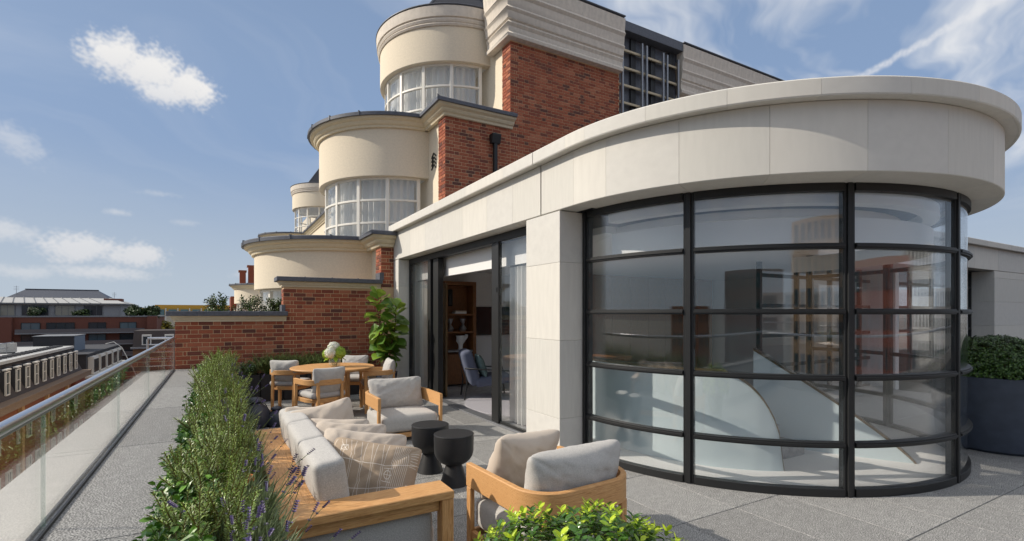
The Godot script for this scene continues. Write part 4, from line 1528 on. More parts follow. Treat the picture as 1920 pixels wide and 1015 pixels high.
# a bowl with hydrangea heads made of many florets
func flowers(called: String, label: String, at: Vector3, k: float, mixed: bool) -> void:
	var f := thing(called, label, "flowers", at)
	var st := mb()
	var s := 1.0 if not mixed else 0.8
	lathe(st, Vector3.ZERO, [Vector2(0, 0.0), Vector2(0.06, 0.0), Vector2(0.085, 0.03), Vector2(0.09, 0.08), Vector2(0.082, 0.135), Vector2(0.078, 0.135), Vector2(0.085, 0.08), Vector2(0.08, 0.034), Vector2(0, 0.012)], 28)
	obj("bowl", st, pane(0.12, Color(0.7, 0.76, 0.7)), f)
	var r := RandomNumberGenerator.new()
	r.seed = 17 if mixed else 16
	var fl := mb()
	for q in 4:
		var a := TAU * q / 4
		var d := Vector3(cos(a), 0.25, sin(a)) * 0.011
		var e := Vector3(cos(a + 0.75), 0.1, sin(a + 0.75)) * 0.0095
		var e2 := Vector3(cos(a - 0.75), 0.1, sin(a - 0.75)) * 0.0095
		quad(fl, Vector3.ZERO, e2, d * 1.25, e)
	var floret := done(fl)
	var heads := [[Vector3(-0.07, 0.22, 0.05), 0.085, 0], [Vector3(0.06, 0.22, 0.06), 0.09, 1], [Vector3(0.0, 0.25, -0.06), 0.09, 1], [Vector3(-0.02, 0.30, 0.02), 0.085, 0], [Vector3(0.09, 0.2, -0.04), 0.08, 1], [Vector3(-0.09, 0.19, -0.05), 0.08, 1]]
	var cols := [leafy(rgb8(238, 238, 230), 0.7, 0.4), leafy(rgb8(160, 188, 72), 0.7, 0.4)]
	for h in heads:
		var xs := []
		for i in 420:
			var d := Vector3(r.randfn(), r.randfn(), r.randfn()).normalized()
			var y := (d + Vector3(r.randfn(), r.randfn(), r.randfn()) * 0.25).normalized()
			var x := y.cross(Vector3(0.3, 0.2, 0.9)).normalized().rotated(y, r.randf() * TAU)
			xs.append(Transform3D(Basis(x, y, x.cross(y)), h[0] * s + d * h[1] * r.randf_range(0.9, 1.04)))
		var o := copies("flower_head", floret, cols[h[2]], f, xs)
		var c := mb(false)
		lathe(c, h[0] * s, [Vector2(0, -h[1] * 0.86), Vector2(h[1] * 0.6, -h[1] * 0.6), Vector2(h[1] * 0.86, 0), Vector2(h[1] * 0.6, h[1] * 0.6), Vector2(0, h[1] * 0.86)], 12, true)
		obj("heart", c, cols[h[2]], o)
	for i in 7:
		var a := TAU * i / 7
		var sm := mb()
		tube(sm, [Vector3(0.03 * cos(a), 0.015, 0.03 * sin(a)), Vector3(0.05 * cos(a + 0.6), 0.2, 0.05 * sin(a + 0.6))], 0.004, 0.004, 6)
		obj("stem", sm, mats.fern_plain, f)
	for i in 5:
		var a := TAU * i / 5 + 0.4
		put("leaf", big_leaf(0.13, 0.07, 0.03), mats.box_mid, f, Transform3D(Basis(Vector3.UP, -a) * Basis(Vector3.BACK, -0.3), Vector3(0.06 * cos(a), 0.15, 0.06 * sin(a))))

# a leaf that lies along +x from its stalk, folded on the midrib and bent down
func big_leaf(l: float, w: float, droop: float, fiddle := false) -> ArrayMesh:
	var st := mb(false)
	var n := 7
	for sd in [-1.0, 1.0]:
		for i in n:
			var q := []
			for k in 2:
				var t := float(i + k) / n
				var half := w * 0.5 * pow(sin(PI * clampf(t, 0.0, 1.0)), 0.7)
				if fiddle: half = w * 0.5 * pow(maxf(0.0, sin(PI * pow(t, 1.25))), 0.55) * (0.62 + 0.45 * smoothstep(0.3, 0.7, t)) * smoothstep(0.0, 0.12, t)
				var c := Vector3(l * t, -droop * t * t + 0.02 * l * sin(t * 9.0), 0)
				q.append(c)
				q.append(c + Vector3(0, half * 0.22 + 0.012 * l * sin(t * 17.0) , sd * half))
			if sd > 0: quad(st, q[0], q[2], q[3], q[1])
			else: quad(st, q[0], q[1], q[3], q[2])
	return done(st)

# ---------------------------------------------------------------- plants
func lin(c: Color) -> Color:
	return c.srgb_to_linear()

func blade(st: SurfaceTool, a: Vector3, dir: Vector3, up: Vector3, l: float, w: float, c0: Color, c1: Color) -> void:
	var s := dir.cross(up).normalized() * w * 0.5
	var m := a + dir * l * 0.5 + up * l * 0.04
	st.set_color(c0)
	st.add_vertex(a)
	st.set_color(c0.lerp(c1, 0.5)); st.add_vertex(m + s)
	st.set_color(c1); st.add_vertex(a + dir * l)
	st.set_color(c0); st.add_vertex(a)
	st.set_color(c1); st.add_vertex(a + dir * l)
	st.set_color(c0.lerp(c1, 0.5)); st.add_vertex(m - s)

func stalk(st: SurfaceTool, pts: Array, w: float, c: Color) -> void:
	for i in pts.size() - 1:
		var a: Vector3 = pts[i]
		var b: Vector3 = pts[i + 1]
		var d := (b - a).normalized()
		for ax in [Vector3.RIGHT, Vector3.BACK]:
			var s: Vector3 = d.cross(ax).normalized() * w * 0.5
			st.set_color(c)
			for p in [a - s, a + s, b + s, a - s, b + s, b - s]: st.add_vertex(p)

func rosemary_sprig(seed_: int) -> ArrayMesh:
	var r := RandomNumberGenerator.new()
	r.seed = seed_
	var st := mb()
	var wood := lin(rgb8(120, 98, 60))
	var shoots := [[Vector3.ZERO, Vector3(0, 1, 0), 0.36]]
	for i in 6:
		var a := r.randf() * TAU
		shoots.append([Vector3(0, r.randf_range(0.05, 0.22), 0), Vector3(cos(a) * 0.6, 1.0, sin(a) * 0.6).normalized(), r.randf_range(0.07, 0.15)])
	for s in shoots:
		var dir: Vector3 = s[1]
		var bend := Vector3(r.randf_range(-0.2, 0.2), 0, r.randf_range(-0.2, 0.2))
		var pts := []
		for k in 6:
			var t := k / 5.0
			pts.append(s[0] + dir * s[2] * t + bend * s[2] * t * t)
		stalk(st, pts, 0.004, wood)
		var n := int(s[2] / 0.0105)
		for k in n:
			var t := float(k) / n
			if t < 0.18: continue
			var c: Vector3 = s[0] + dir * s[2] * t + bend * s[2] * t * t
			for m in 4:
				var a: float = TAU * m / 4 + k * 0.8 + r.randf() * 0.5
				var o := (Vector3(cos(a), 0, sin(a)) + dir * r.randf_range(0.25, 0.9)).normalized()
				var g := r.randf_range(0.75, 1.25)
				var c0 := lin(rgb8(96 * g, 120 * g, 52 * g))
				var c1 := lin(rgb8(160 * g, 178 * g, 102 * g))
				blade(st, c, o, dir, r.randf_range(0.022, 0.036) * (1.0 - 0.4 * t), 0.0052, c0, c1)
	return done(st)

func lavender_stalk(seed_: int) -> ArrayMesh:
	var r := RandomNumberGenerator.new()
	r.seed = seed_
	var st := mb()
	var green := lin(rgb8(132, 146, 100))
	var pts := []
	var bend := Vector3(r.randf_range(-0.1, 0.1), 0, r.randf_range(-0.1, 0.1))
	for k in 7:
		var t := k / 6.0
		pts.append(Vector3(0, 0.42 * t, 0) + bend * t * t)
	stalk(st, pts, 0.0032, green)
	var d: Vector3 = (pts[6] - pts[5]).normalized()
	for k in 6:
		var c: Vector3 = pts[6] + d * (k * 0.0085 - 0.012 + (-0.03 if k == 0 else 0.0))
		for m in 7:
			var a := TAU * m / 7 + k
			var o := (Vector3(cos(a), 0.7, sin(a))).normalized()
			var g := r.randf_range(0.7, 1.2)
			var col := lin(rgb8(92 * g, 82 * g, 118 * g))
			blade(st, c, o, d, 0.011, 0.0075, col, lin(rgb8(112 * g, 98 * g, 146 * g)))
	for k in 4:
		var a := r.randf() * TAU
		blade(st, pts[1 + k % 3], Vector3(cos(a) * 0.5, 1, sin(a) * 0.5).normalized(), Vector3(cos(a), 0, sin(a)), 0.05, 0.005, green, green)
	return done(st)

func lavender_tuft(seed_: int) -> ArrayMesh:
	var r := RandomNumberGenerator.new()
	r.seed = seed_
	var st := mb()
	for k in 28:
		var a := r.randf() * TAU
		var g := r.randf_range(0.75, 1.2)
		var c := lin(rgb8(126 * g, 140 * g, 104 * g))
		var o := Vector3(cos(a) * r.randf_range(0.2, 0.9), 1, sin(a) * r.randf_range(0.2, 0.9)).normalized()
		blade(st, Vector3(0, r.randf_range(0, 0.07), 0), o, Vector3(cos(a), 0.2, sin(a)).normalized(), r.randf_range(0.05, 0.11), 0.0055, c, lin(rgb8(152 * g, 164 * g, 124 * g)))
	return done(st)

# a shoot with pairs of oval leaves
func leafy_shoot(seed_: int, l: float, w: float, pairs: int, cols: Array, height: float) -> ArrayMesh:
	var r := RandomNumberGenerator.new()
	r.seed = seed_
	var st := mb()
	stalk(st, [Vector3.ZERO, Vector3(0, height, 0)], 0.003, lin(rgb8(96, 92, 50)))
	for k in pairs:
		for m in 2:
			var a := m * PI + k * PI / 2 + r.randf_range(-0.4, 0.4)
			var o := Vector3(cos(a), r.randf_range(0.35, 0.9), sin(a)).normalized()
			var up := Vector3(-cos(a) * 0.5, 1, -sin(a) * 0.5).normalized()
			var s := o.cross(up).normalized()
			var c: Color = cols[r.randi_range(0, cols.size() - 1)]
			var g := r.randf_range(0.85, 1.15)
			c = lin(Color(c.r * g, c.g * g, c.b * g))
			var ll := l * r.randf_range(0.75, 1.15)
			var p := Vector3(0, height * (k + 1.0) / pairs, 0)
			var rib := [p, p + o * ll * 0.5 - up * ll * 0.02, p + o * ll - up * ll * 0.12]
			for sd in [-1.0, 1.0]:
				var e0: Vector3 = p + o * ll * 0.28 + s * sd * w * 0.42 + up * w * 0.1
				var e1: Vector3 = p + o * ll * 0.68 + s * sd * w * 0.44 + up * w * 0.08
				st.set_color(c)
				for q in [rib[0], e0, rib[1], e0, e1, rib[1], e1, rib[2], rib[1]]: st.add_vertex(q)
	return done(st)

func tilted(r: RandomNumberGenerator, base: Vector3, lean: Vector3, k: float) -> Transform3D:
	var y := (Vector3.UP + lean).normalized()
	var x := y.cross(Vector3(0.3, 0.1, 0.9)).normalized().rotated(y, r.randf() * TAU)
	return Transform3D(Basis(x, y, x.cross(y)).scaled_local(Vector3(k, k, k)), base)

func ordinal(i: int) -> String:
	return ["first", "second", "third", "fourth", "fifth", "sixth", "seventh", "eighth", "ninth", "tenth", "eleventh", "twelfth", "thirteenth", "fourteenth"][i]

func make_trough_row() -> void:
	var r := RandomNumberGenerator.new()
	r.seed = 77
	var white := Color.WHITE
	var m_ros := leafy(white, 0.4, 0.4, true)
	var m_lav := leafy(white, 0.6, 0.3, true)
	var m_euo := leafy(white, 0.3, 0.25, true)
	var ros := []
	for i in 4: ros.append(rosemary_sprig(100 + i))
	var lst := []
	for i in 3: lst.append(lavender_stalk(120 + i))
	var tuft := lavender_tuft(131)
	var euo := []
	for i in 3: euo.append(leafy_shoot(140 + i, 0.042, 0.025, 4, [rgb8(80, 122, 44), rgb8(62, 104, 38), rgb8(104, 146, 54)], 0.10))
	var f0 := 1.5
	var n := 5
	for i in n:
		var a := f0 + i * 1.56
		var t := thing("planter_trough", "long black planting trough, %s from the camera in the row beside the coping" % ordinal(i), "planter", v(-0.005, 0, a + 0.77), 0.0, "black troughs beside the coping")
		var st := mb()
		for q in [[-0.2, -0.18, -0.77, 0.77], [0.18, 0.2, -0.77, 0.77], [-0.18, 0.18, -0.77, -0.75], [-0.18, 0.18, 0.75, 0.77]]:
			blk(st, q[0], q[1], 0.0, 0.585, q[2], q[3], 0.003)
		obj("box", st, mats.planter, t)
		st = mb()
		blk(st, -0.18, 0.18, 0.02, 0.54, -0.75, 0.75, 0.0)
		obj("soil", st, mats.soil, t)
	# rosemary down the middle
	var nr := 12
	for i in nr:
		var f := 2.25 + i * 0.58
		var b := thing("rosemary_bush", "upright rosemary bush, %s from the camera in the trough row" % ordinal(i), "shrub", v(r.randf_range(-0.06, 0.04), 0.54, f), 0.0, "rosemary bushes in the troughs")
		var st := mb()
		for k in 5:
			var d := Vector3(r.randf_range(-0.08, 0.08), 0.16, r.randf_range(-0.1, 0.1))
			tube(st, [Vector3(0, -0.01, 0), d * 0.5 + Vector3(0.01, 0, 0), d], 0.009, 0.004, 6)
		obj("stems", st, mats.bark, b)
		for q in 2:
			var xs := []
			var cs := []
			for k in 28:
				var o := Vector3(r.randfn() * 0.075, 0, r.randfn() * 0.13)
				o.x = clampf(o.x, -0.10, 0.10)
				var lean := Vector3(o.x * 1.2 + r.randf_range(-0.1, 0.14), 0, o.z * 1.2 + r.randf_range(-0.2, 0.2))
				xs.append(tilted(r, o + Vector3(0, r.randf_range(0.0, 0.10), 0), lean, r.randf_range(0.7, 1.28) * (0.78 + 0.032 * i if i < 6 else 0.98)))
				var g := r.randf_range(0.8, 1.15)
				cs.append(Color(g, g * r.randf_range(0.97, 1.05), g * r.randf_range(0.8, 1.0)))
			copies("foliage", ros[(i + q * 2) % 4], m_ros, b, xs, cs)
	# lavender to the right of it, leaning over the sofa
	var nl := 9
	for i in nl:
		var f: float = [1.72, 2.2, 2.75, 3.4, 4.1, 4.9, 5.7, 6.5, 7.3][i]
		var b := thing("lavender", "lavender with purple flower spikes, %s from the camera in the trough row" % ordinal(i), "plant", v(0.085, 0.54, f), 0.0, "lavender in the troughs")
		var xs := []
		var cs := []
		for k in 46:
			var o := Vector3(clampf(r.randfn() * 0.06, -0.09, 0.07), 0, r.randfn() * 0.11)
			xs.append(tilted(r, o, Vector3(o.x * 2.0 + r.randf_range(0.0, 0.5), 0, o.z * 1.8 + r.randf_range(-0.3, 0.3)), r.randf_range(0.9, 1.7)))
			var g := r.randf_range(0.8, 1.15)
			cs.append(Color(g, g, g))
		copies("leaves", tuft, m_lav, b, xs, cs)
		for q in 3:
			xs = []
			for k in (6 if i < 2 else 3):
				var o := Vector3(clampf(r.randfn() * 0.04, -0.08, 0.06), 0, r.randfn() * 0.09)
				xs.append(tilted(r, o, Vector3(r.randf_range(-0.25, 0.75), 0, r.randf_range(-0.5, 0.6)), r.randf_range(0.7, 1.05)))
			copies("flower_stalks", lst[q], m_lav, b, xs)
	# glossy ground cover along the coping
	var ne := 9
	for i in ne:
		var f := 1.75 + i * 0.82
		var b := thing("euonymus", "low glossy green shrub spilling over the coping, %s from the camera" % ordinal(i), "shrub", v(-0.12, 0.54, f), 0.0, "glossy low shrubs along the coping")
		for q in 3:
			var xs := []
			var cs := []
			for k in 95:
				var o := Vector3(r.randf_range(-0.09, 0.11), r.randf_range(0.0, 0.19), clampf(r.randfn() * 0.2, -0.42, 0.42))
				xs.append(tilted(r, o, Vector3(r.randf_range(-0.6, 0.5), 0, r.randf_range(-0.6, 0.6)), r.randf_range(0.7, 1.15)))
				var g := r.randf_range(0.75, 1.2)
				cs.append(Color(g, g, g * 0.9))
			copies("foliage", euo[q], m_euo, b, xs, cs)
	# two clay pots sunk among the lavender
	for q in [[0.09, 3.05, "nearer"], [0.06, 1.98, "nearest, partly cut off"]]:
		var c := thing("clay_pot", "orange clay pot rim among the lavender, %s" % ("beside the sofa corner" if q[1] > 2.5 else "at the bottom edge"), "pot", v(q[0], 0.54, q[1]))
		var st := mb()
		lathe(st, Vector3.ZERO, [Vector2(0, 0), Vector2(0.05, 0), Vector2(0.065, 0.12), Vector2(0.072, 0.12), Vector2(0.072, 0.145), Vector2(0.06, 0.145), Vector2(0.055, 0.12), Vector2(0, 0.118)], 24)
		obj("body", st, mats.terracotta, c)

# planter boxes before the brick wall
func make_wall_planters() -> void:
	var r := RandomNumberGenerator.new()
	r.seed = 99
	var m_fern := leafy(Color.WHITE, 0.5, 0.3, true)
	var ros := []
	for i in 2: ros.append(rosemary_sprig(150 + i))
	var sh := [leafy_shoot(160, 0.045, 0.014, 5, [rgb8(84, 110, 60), rgb8(100, 126, 74), rgb8(70, 94, 48)], 0.2), leafy_shoot(161, 0.03, 0.02, 5, [rgb8(90, 120, 70), rgb8(112, 138, 96)], 0.16)]
	var gr := mb()
	for k in 28:
		var a := r.randf() * TAU
		var g := r.randf_range(0.7, 1.2)
		blade(gr, Vector3(r.randf_range(-0.03, 0.03), 0, r.randf_range(-0.03, 0.03)), Vector3(cos(a) * r.randf_range(0.1, 0.7), 1, sin(a) * r.randf_range(0.1, 0.7)).normalized(), Vector3(cos(a), 0.1, sin(a)).normalized(), r.randf_range(0.14, 0.3), 0.006, lin(rgb8(70 * g, 96 * g, 40 * g)), lin(rgb8(104 * g, 128 * g, 56 * g)))
	var grass := done(gr)
	for i in 6:
		var x := 0.43 + i * 0.375
		var p := thing("planter_box", "black square planter before the brick wall, %s from the parapet" % ordinal(i), "planter", v(x, 0, 10.05), 0.0, "black planter boxes before the brick wall")
		var st := mb()
		for q in [[-0.182, -0.165, -0.16, 0.16], [0.165, 0.182, -0.16, 0.16], [-0.165, 0.165, -0.16, -0.145], [-0.165, 0.165, 0.145, 0.16]]:
			blk(st, q[0], q[1], 0.0, 0.48, q[2], q[3], 0.003)
		obj("box", st, mats.planter, p)
		st = mb()
		blk(st, -0.165, 0.165, 0.02, 0.44, -0.145, 0.145, 0.0)
		obj("soil", st, mats.soil, p)
		var kind: String = ["bushy grey green shrub", "fine dark strappy plant", "feathery green shrub", "mixed herb plant", "bushy green herb", "leafy green shrub"][i]
		var b := thing("planter_shrub", "%s in the %s planter box by the brick wall" % [kind, ordinal(i)], "shrub", v(x, 0.44, 10.03), 0.0, "plants in the boxes by the brick wall")
		for q in 2:
			var xs := []
			var cs := []
			var mesh: Mesh = [sh[1], grass, ros[0], sh[0], ros[1], sh[0]][i] if q == 0 else [sh[0], ros[1], grass, ros[0], sh[1], grass][i]
			for k in (70 if mesh != grass else 16):
				var o := Vector3(clampf(r.randfn() * 0.09, -0.15, 0.15), r.randf_range(0, 0.08), clampf(r.randfn() * 0.07, -0.11, 0.11))
				xs.append(tilted(r, o, Vector3(o.x * 2.2 + r.randf_range(-0.3, 0.3), 0, -o.z * 0.5 + r.randf_range(-0.2, 0.6)), r.randf_range(0.7, 1.15)))
				var g := r.randf_range(0.7, 1.15)
				cs.append(Color(g, g, g))
			copies("foliage", mesh, m_fern, b, xs, cs)

func make_fig() -> void:
	var r := RandomNumberGenerator.new()
	r.seed = 301
	var at := v(2.72, 0, 9.42)
	var p := thing("tree_pot", "blue grey round pot of the fig tree", "pot", at)
	var st := mb()
	lathe(st, Vector3.ZERO, [Vector2(0, 0), Vector2(0.15, 0), Vector2(0.2, 0.42), Vector2(0.205, 0.46), Vector2(0.185, 0.46), Vector2(0.18, 0.40), Vector2(0, 0.40)], 36)
	obj("body", st, mats.blue_pot, p)
	st = mb()
	lathe(st, Vector3.ZERO, [Vector2(0, 0.401), Vector2(0.175, 0.401), Vector2(0.1, 0.415), Vector2(0, 0.42)], 24)
	obj("soil", st, mats.soil, p)
	var t := thing("fig_tree", "fiddle leaf fig with large glossy leaves in the corner by the brick wall", "tree", at + Vector3(0, 0.41, 0))
	var stems := [[Vector3(0.02, 0, 0.0), Vector3(-0.05, 0.55, 0.03), Vector3(-0.16, 1.05, 0.06), Vector3(-0.17, 1.5, 0.05)], [Vector3(-0.02, 0, 0.02), Vector3(0.06, 0.5, 0.08), Vector3(0.14, 0.95, 0.1), Vector3(0.15, 1.28, 0.12)], [Vector3(0.0, 0, -0.02), Vector3(-0.02, 0.5, 0.0), Vector3(0.02, 0.95, 0.04)]]
	var meshes := [big_leaf(0.30, 0.27, 0.06, true), big_leaf(0.27, 0.23, 0.12, true), big_leaf(0.22, 0.18, 0.02, true)]
	for s in stems:
		st = mb()
		tube(st, s, 0.016, 0.008, 8)
		obj("stem", st, mats.bark, t)
		var c := Curve3D.new()
		for q in s: c.add_point(q)
		var n := 34 if s.size() == 4 else 18
		for k in n:
			var d := lerpf(0.30, 1.0, float(k) / (n - 1))
			var pos := c.sample_baked(d * c.get_baked_length())
			var a := k * 2.4 + r.randf_range(-0.4, 0.4)
			var lift := lerpf(-0.35, 0.95, pow(d, 2.2)) + r.randf_range(-0.3, 0.3)
			var B := Basis(Vector3.UP, a) * Basis(Vector3.BACK, lift) * Basis(Vector3.RIGHT, r.randf_range(-1.0, 1.0))
			put("leaf", meshes[r.randi_range(0, 1) if d < 0.93 else 2], mats.fig if r.randf() < 0.25 + 0.6 * d * d else mats.fig_old, t, Transform3D(B, pos))

# the clipped bush at the bottom of the picture
func make_near_bush() -> void:
	var r := RandomNumberGenerator.new()
	r.seed = 401
	var c := v(1.13, -0.115, 1.47)
	var p := thing("bush_planter", "dark planter under the bright green bush nearest the camera", "planter", c + Vector3(0, 0.115, 0))
	var st := mb()
	lathe(st, Vector3.ZERO, [Vector2(0, 0), Vector2(0.2, 0), Vector2(0.27, 0.30), Vector2(0.275, 0.34), Vector2(0.25, 0.34), Vector2(0.245, 0.27), Vector2(0, 0.265)], 36)
	obj("body", st, mats.planter, p)
	var b := thing("clipped_bush", "bright lime green bush with fresh shoots nearest the camera", "bush", c + Vector3(0, 0.38, 0))
	for i in 6:
		st = mb()
		var a := TAU * i / 6
		tube(st, [Vector3(0, 0.0, 0), Vector3(0.1 * cos(a), 0.16, 0.1 * sin(a)), Vector3(0.24 * cos(a), 0.34, 0.24 * sin(a))], 0.012, 0.004, 6)
		obj("branch", st, mats.bark, b)
	var lf := [big_leaf(0.046, 0.025, 0.005), big_leaf(0.042, 0.023, 0.010), big_leaf(0.048, 0.026, 0.014)]
	var list := []
	for k in 900:
		var u := Vector3(r.randfn(), r.randfn() * 0.9 + 0.25, r.randfn()).normalized()
		if u.y < -0.35: continue
		var top := 0.275 + 0.035 * sin(u.x * 6.0) * cos(u.z * 5.0) + r.randf_range(-0.03, 0.025)
		var pos := Vector3(u.x * 0.50, 0.22 + u.y * top, u.z * 0.42)
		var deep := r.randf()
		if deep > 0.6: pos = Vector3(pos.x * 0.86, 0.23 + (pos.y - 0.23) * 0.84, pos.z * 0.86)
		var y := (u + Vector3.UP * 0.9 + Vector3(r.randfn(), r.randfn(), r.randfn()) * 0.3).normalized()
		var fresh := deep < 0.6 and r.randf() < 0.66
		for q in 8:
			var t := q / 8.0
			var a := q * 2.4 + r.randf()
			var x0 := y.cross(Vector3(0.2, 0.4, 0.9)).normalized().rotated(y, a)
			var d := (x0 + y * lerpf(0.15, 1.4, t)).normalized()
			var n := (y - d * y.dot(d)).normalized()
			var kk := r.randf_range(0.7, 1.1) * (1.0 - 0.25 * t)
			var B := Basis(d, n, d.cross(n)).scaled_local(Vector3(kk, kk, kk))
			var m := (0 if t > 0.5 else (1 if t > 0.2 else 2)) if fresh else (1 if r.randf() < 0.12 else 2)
			list.append([Transform3D(B, pos + y * (t * 0.05)), r.randi_range(0, 2), m])
	var eye := Vector3(0, EYE, 0) - (c + Vector3(0, 0.38, 0))
	list.sort_custom(func(p1, p2): return p1[0].origin.distance_squared_to(eye) < p2[0].origin.distance_squared_to(eye))
	var ms := [mats.box_new, mats.box_mid, mats.box_old]
	var rest := [[], [], []]
	for i in list.size():
		var e: Array = list[i]
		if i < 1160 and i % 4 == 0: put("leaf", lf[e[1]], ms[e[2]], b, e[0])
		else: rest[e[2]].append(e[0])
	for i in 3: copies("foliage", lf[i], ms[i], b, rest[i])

func make_round_planter() -> void:
	var r := RandomNumberGenerator.new()
	r.seed = 501
	var at := v(7.95, 0, 2.28)
	var p := thing("round_planter", "large round slate blue planter at the right edge", "planter", at)
	var st := mb()
	lathe(st, Vector3.ZERO, [Vector2(0, 0), Vector2(0.50, 0), Vector2(0.54, 0.03), Vector2(0.625, 0.80), Vector2(0.63, 0.84), Vector2(0.60, 0.845), Vector2(0.58, 0.78), Vector2(0, 0.78)], 64)
	obj("body", st, mats.blue_pot, p)
	var b := thing("box_ball", "clipped dark green box ball in the round planter", "bush", at + Vector3(0, 0.77, 0))
	st = mb(false)
	lathe(st, Vector3.ZERO, [Vector2(0, 0.0), Vector2(0.44, 0.02), Vector2(0.50, 0.16), Vector2(0.42, 0.33), Vector2(0.22, 0.41), Vector2(0, 0.43)], 24, true)
	obj("twigs", st, plain(rgb8(104, 92, 62), 1.0), b)
	var sh := leafy_shoot(510, 0.022, 0.013, 4, [rgb8(58, 84, 36), rgb8(46, 70, 30), rgb8(74, 102, 44)], 0.03)
	var xs := []
	var cs := []
	for k in 5200:
		var u := Vector3(r.randfn(), absf(r.randfn()) * 0.9, r.randfn()).normalized()
		var rad := r.randf_range(0.9, 1.0) + 0.03 * sin(u.x * 9.0) * cos(u.z * 8.0)
		var pos := Vector3(u.x * 0.59 * rad, 0.06 + u.y * 0.43 * rad, u.z * 0.59 * rad)
		xs.append(tilted(r, pos, Vector3(u.x, u.y, u.z) * 2.0 + Vector3(r.randfn(), 0, r.randfn()) * 0.5, r.randf_range(0.9, 1.4)))
		var g := r.randf_range(0.7, 1.2)
		cs.append(Color(g, g, g))
	copies("foliage", sh, leafy(Color.WHITE, 0.35, 0.2, true), b, xs, cs)

# evergreens on the neighbouring terrace, seen over the low wall
func make_far_shrubs() -> void:
	var r := RandomNumberGenerator.new()
	r.seed = 601
	var st := mb()
	blk(st, -1.0, 2.94, -0.4, 0.0, GABLE + 0.36, 32.0, 0.0)
	structure("neighbour_terrace", st, mats.granite2, "floor of the next terrace beyond the brick wall", "floor")
	st = mb()
	var sh := [leafy_shoot(610, 0.07, 0.03, 6, [rgb8(52, 74, 30), rgb8(66, 92, 38), rgb8(44, 62, 26)], 0.2), leafy_shoot(611, 0.055, 0.026, 6, [rgb8(60, 84, 34), rgb8(84, 108, 46)], 0.17)]
	for q in [[-0.02, 11.75, 0.30, 2.02, "wide evergreen shrub showing over the low wall, left of three"], [0.55, 11.9, 0.36, 1.98, "broad evergreen shrub showing over the low wall, middle of three"], [1.02, 11.7, 0.14, 1.97, "slim pointed evergreen showing over the low wall, right of three"]]:
		var h: float = q[3]
		var b := thing("evergreen_shrub", q[4], "shrub", v(q[0], 0.0, q[1]), 0.0, "evergreens beyond the low wall")
		st = mb()
		lathe(st, Vector3.ZERO, [Vector2(0, 0), Vector2(0.16, 0), Vector2(0.2, 0.5), Vector2(0.18, 0.5), Vector2(0, 0.46)], 20)
		obj("tub", st, mats.planter, b)
		st = mb()
		for k in 4:
			var a := TAU * k / 4 + 0.4
			tube(st, [Vector3(0, 0.46, 0), Vector3(q[2] * 0.3 * cos(a), 1.06, q[2] * 0.3 * sin(a)), Vector3(q[2] * 0.6 * cos(a), h - 0.34, q[2] * 0.6 * sin(a))], 0.016, 0.005, 6)
		obj("stems", st, mats.bark, b)
		for m in 2:
			var xs := []
			for k in 95:
				var t := pow(r.randf(), 0.8)
				var a := r.randf() * TAU
				var rad: float = q[2] * sqrt(r.randf()) * (1.0 - 0.7 * t * t)
				var pos := Vector3(rad * cos(a), 0.71 + (h - 0.95) * t, rad * sin(a))
				xs.append(tilted(r, pos, Vector3(cos(a), 0, sin(a)) * r.randf_range(0.2, 1.2), r.randf_range(0.7, 1.2)))
			copies("foliage", sh[m], leafy(Color.WHITE, 0.4, 0.2, true), b, xs)

# ---------------------------------------------------------------- the city beyond
func house(label: String, x: float, f: float, turn: float, category := "building") -> Node3D:
	return thing("townhouse" if category == "house" else "city_building", label, category, v(x, -20.0, f), turn)

# a sash window on a facade whose outward side is local +z
func sash(p: Node, x: float, y: float, z: float, w: float, h: float, frame: Material, bars := 2, rows := 2, glass: Material = null) -> void:
	var st := mb()
	bx(st, Vector3(x, y + h / 2, z), Vector3(w, h, 0.06), 0.0)
	var pn := obj("window", st, glass if glass else mats.far_glass, p)
	st = mb()
	var t := 0.055
	for s in [-1.0, 1.0]:
		bx(st, Vector3(x + s * (w / 2), y + h / 2, z + 0.04), Vector3(t * 1.6, h + t, 0.12), 0.0)
		bx(st, Vector3(x, y + h / 2 + s * h / 2, z + 0.045), Vector3(w + t, t * 1.5, 0.12), 0.0)
	for i in range(1, bars): bx(st, Vector3(x - w / 2 + w * i / bars, y + h / 2, z + 0.05), Vector3(t * 0.7, h, 0.05), 0.0)
	for i in range(1, rows): bx(st, Vector3(x, y + h * i / rows, z + 0.052), Vector3(w, t * 0.8, 0.05), 0.0)
	obj("frame", st, frame, pn)

func slabs(called: String, boxes: Array, m: Material, p: Node) -> void:
	var st := mb()
	for b in boxes: bx(st, Vector3((b[0] + b[1]) / 2, (b[2] + b[3]) / 2, (b[4] + b[5]) / 2), Vector3(b[1] - b[0], b[3] - b[2], b[5] - b[4]), 0.0)
	obj(called, st, m, p)

func mansard(p: Node, x0: float, x1: float, y0: float, y1: float, z0: float, z1: float, depth: float, m: Material) -> void:
	var st := mb()
	var a := [Vector3(x0, y0, z0), Vector3(x1, y0, z0), Vector3(x1, y1, z1), Vector3(x0, y1, z1)]
	oquad(st, a[0], a[1], a[2], a[3], Vector3(0, 0, 1))
	oquad(st, a[3], a[2], Vector3(x1, y1, z1 - depth), Vector3(x0, y1, z1 - depth), Vector3.UP)
	for x in [x0, x1]:
		oquad(st, Vector3(x, y0, z0), Vector3(x, y1, z1), Vector3(x, y1, z1 - depth), Vector3(x, y0, z0 - depth), Vector3(signf(x - (x0 + x1) / 2), 0, 0))
	obj("mansard_roof", st, m, p)

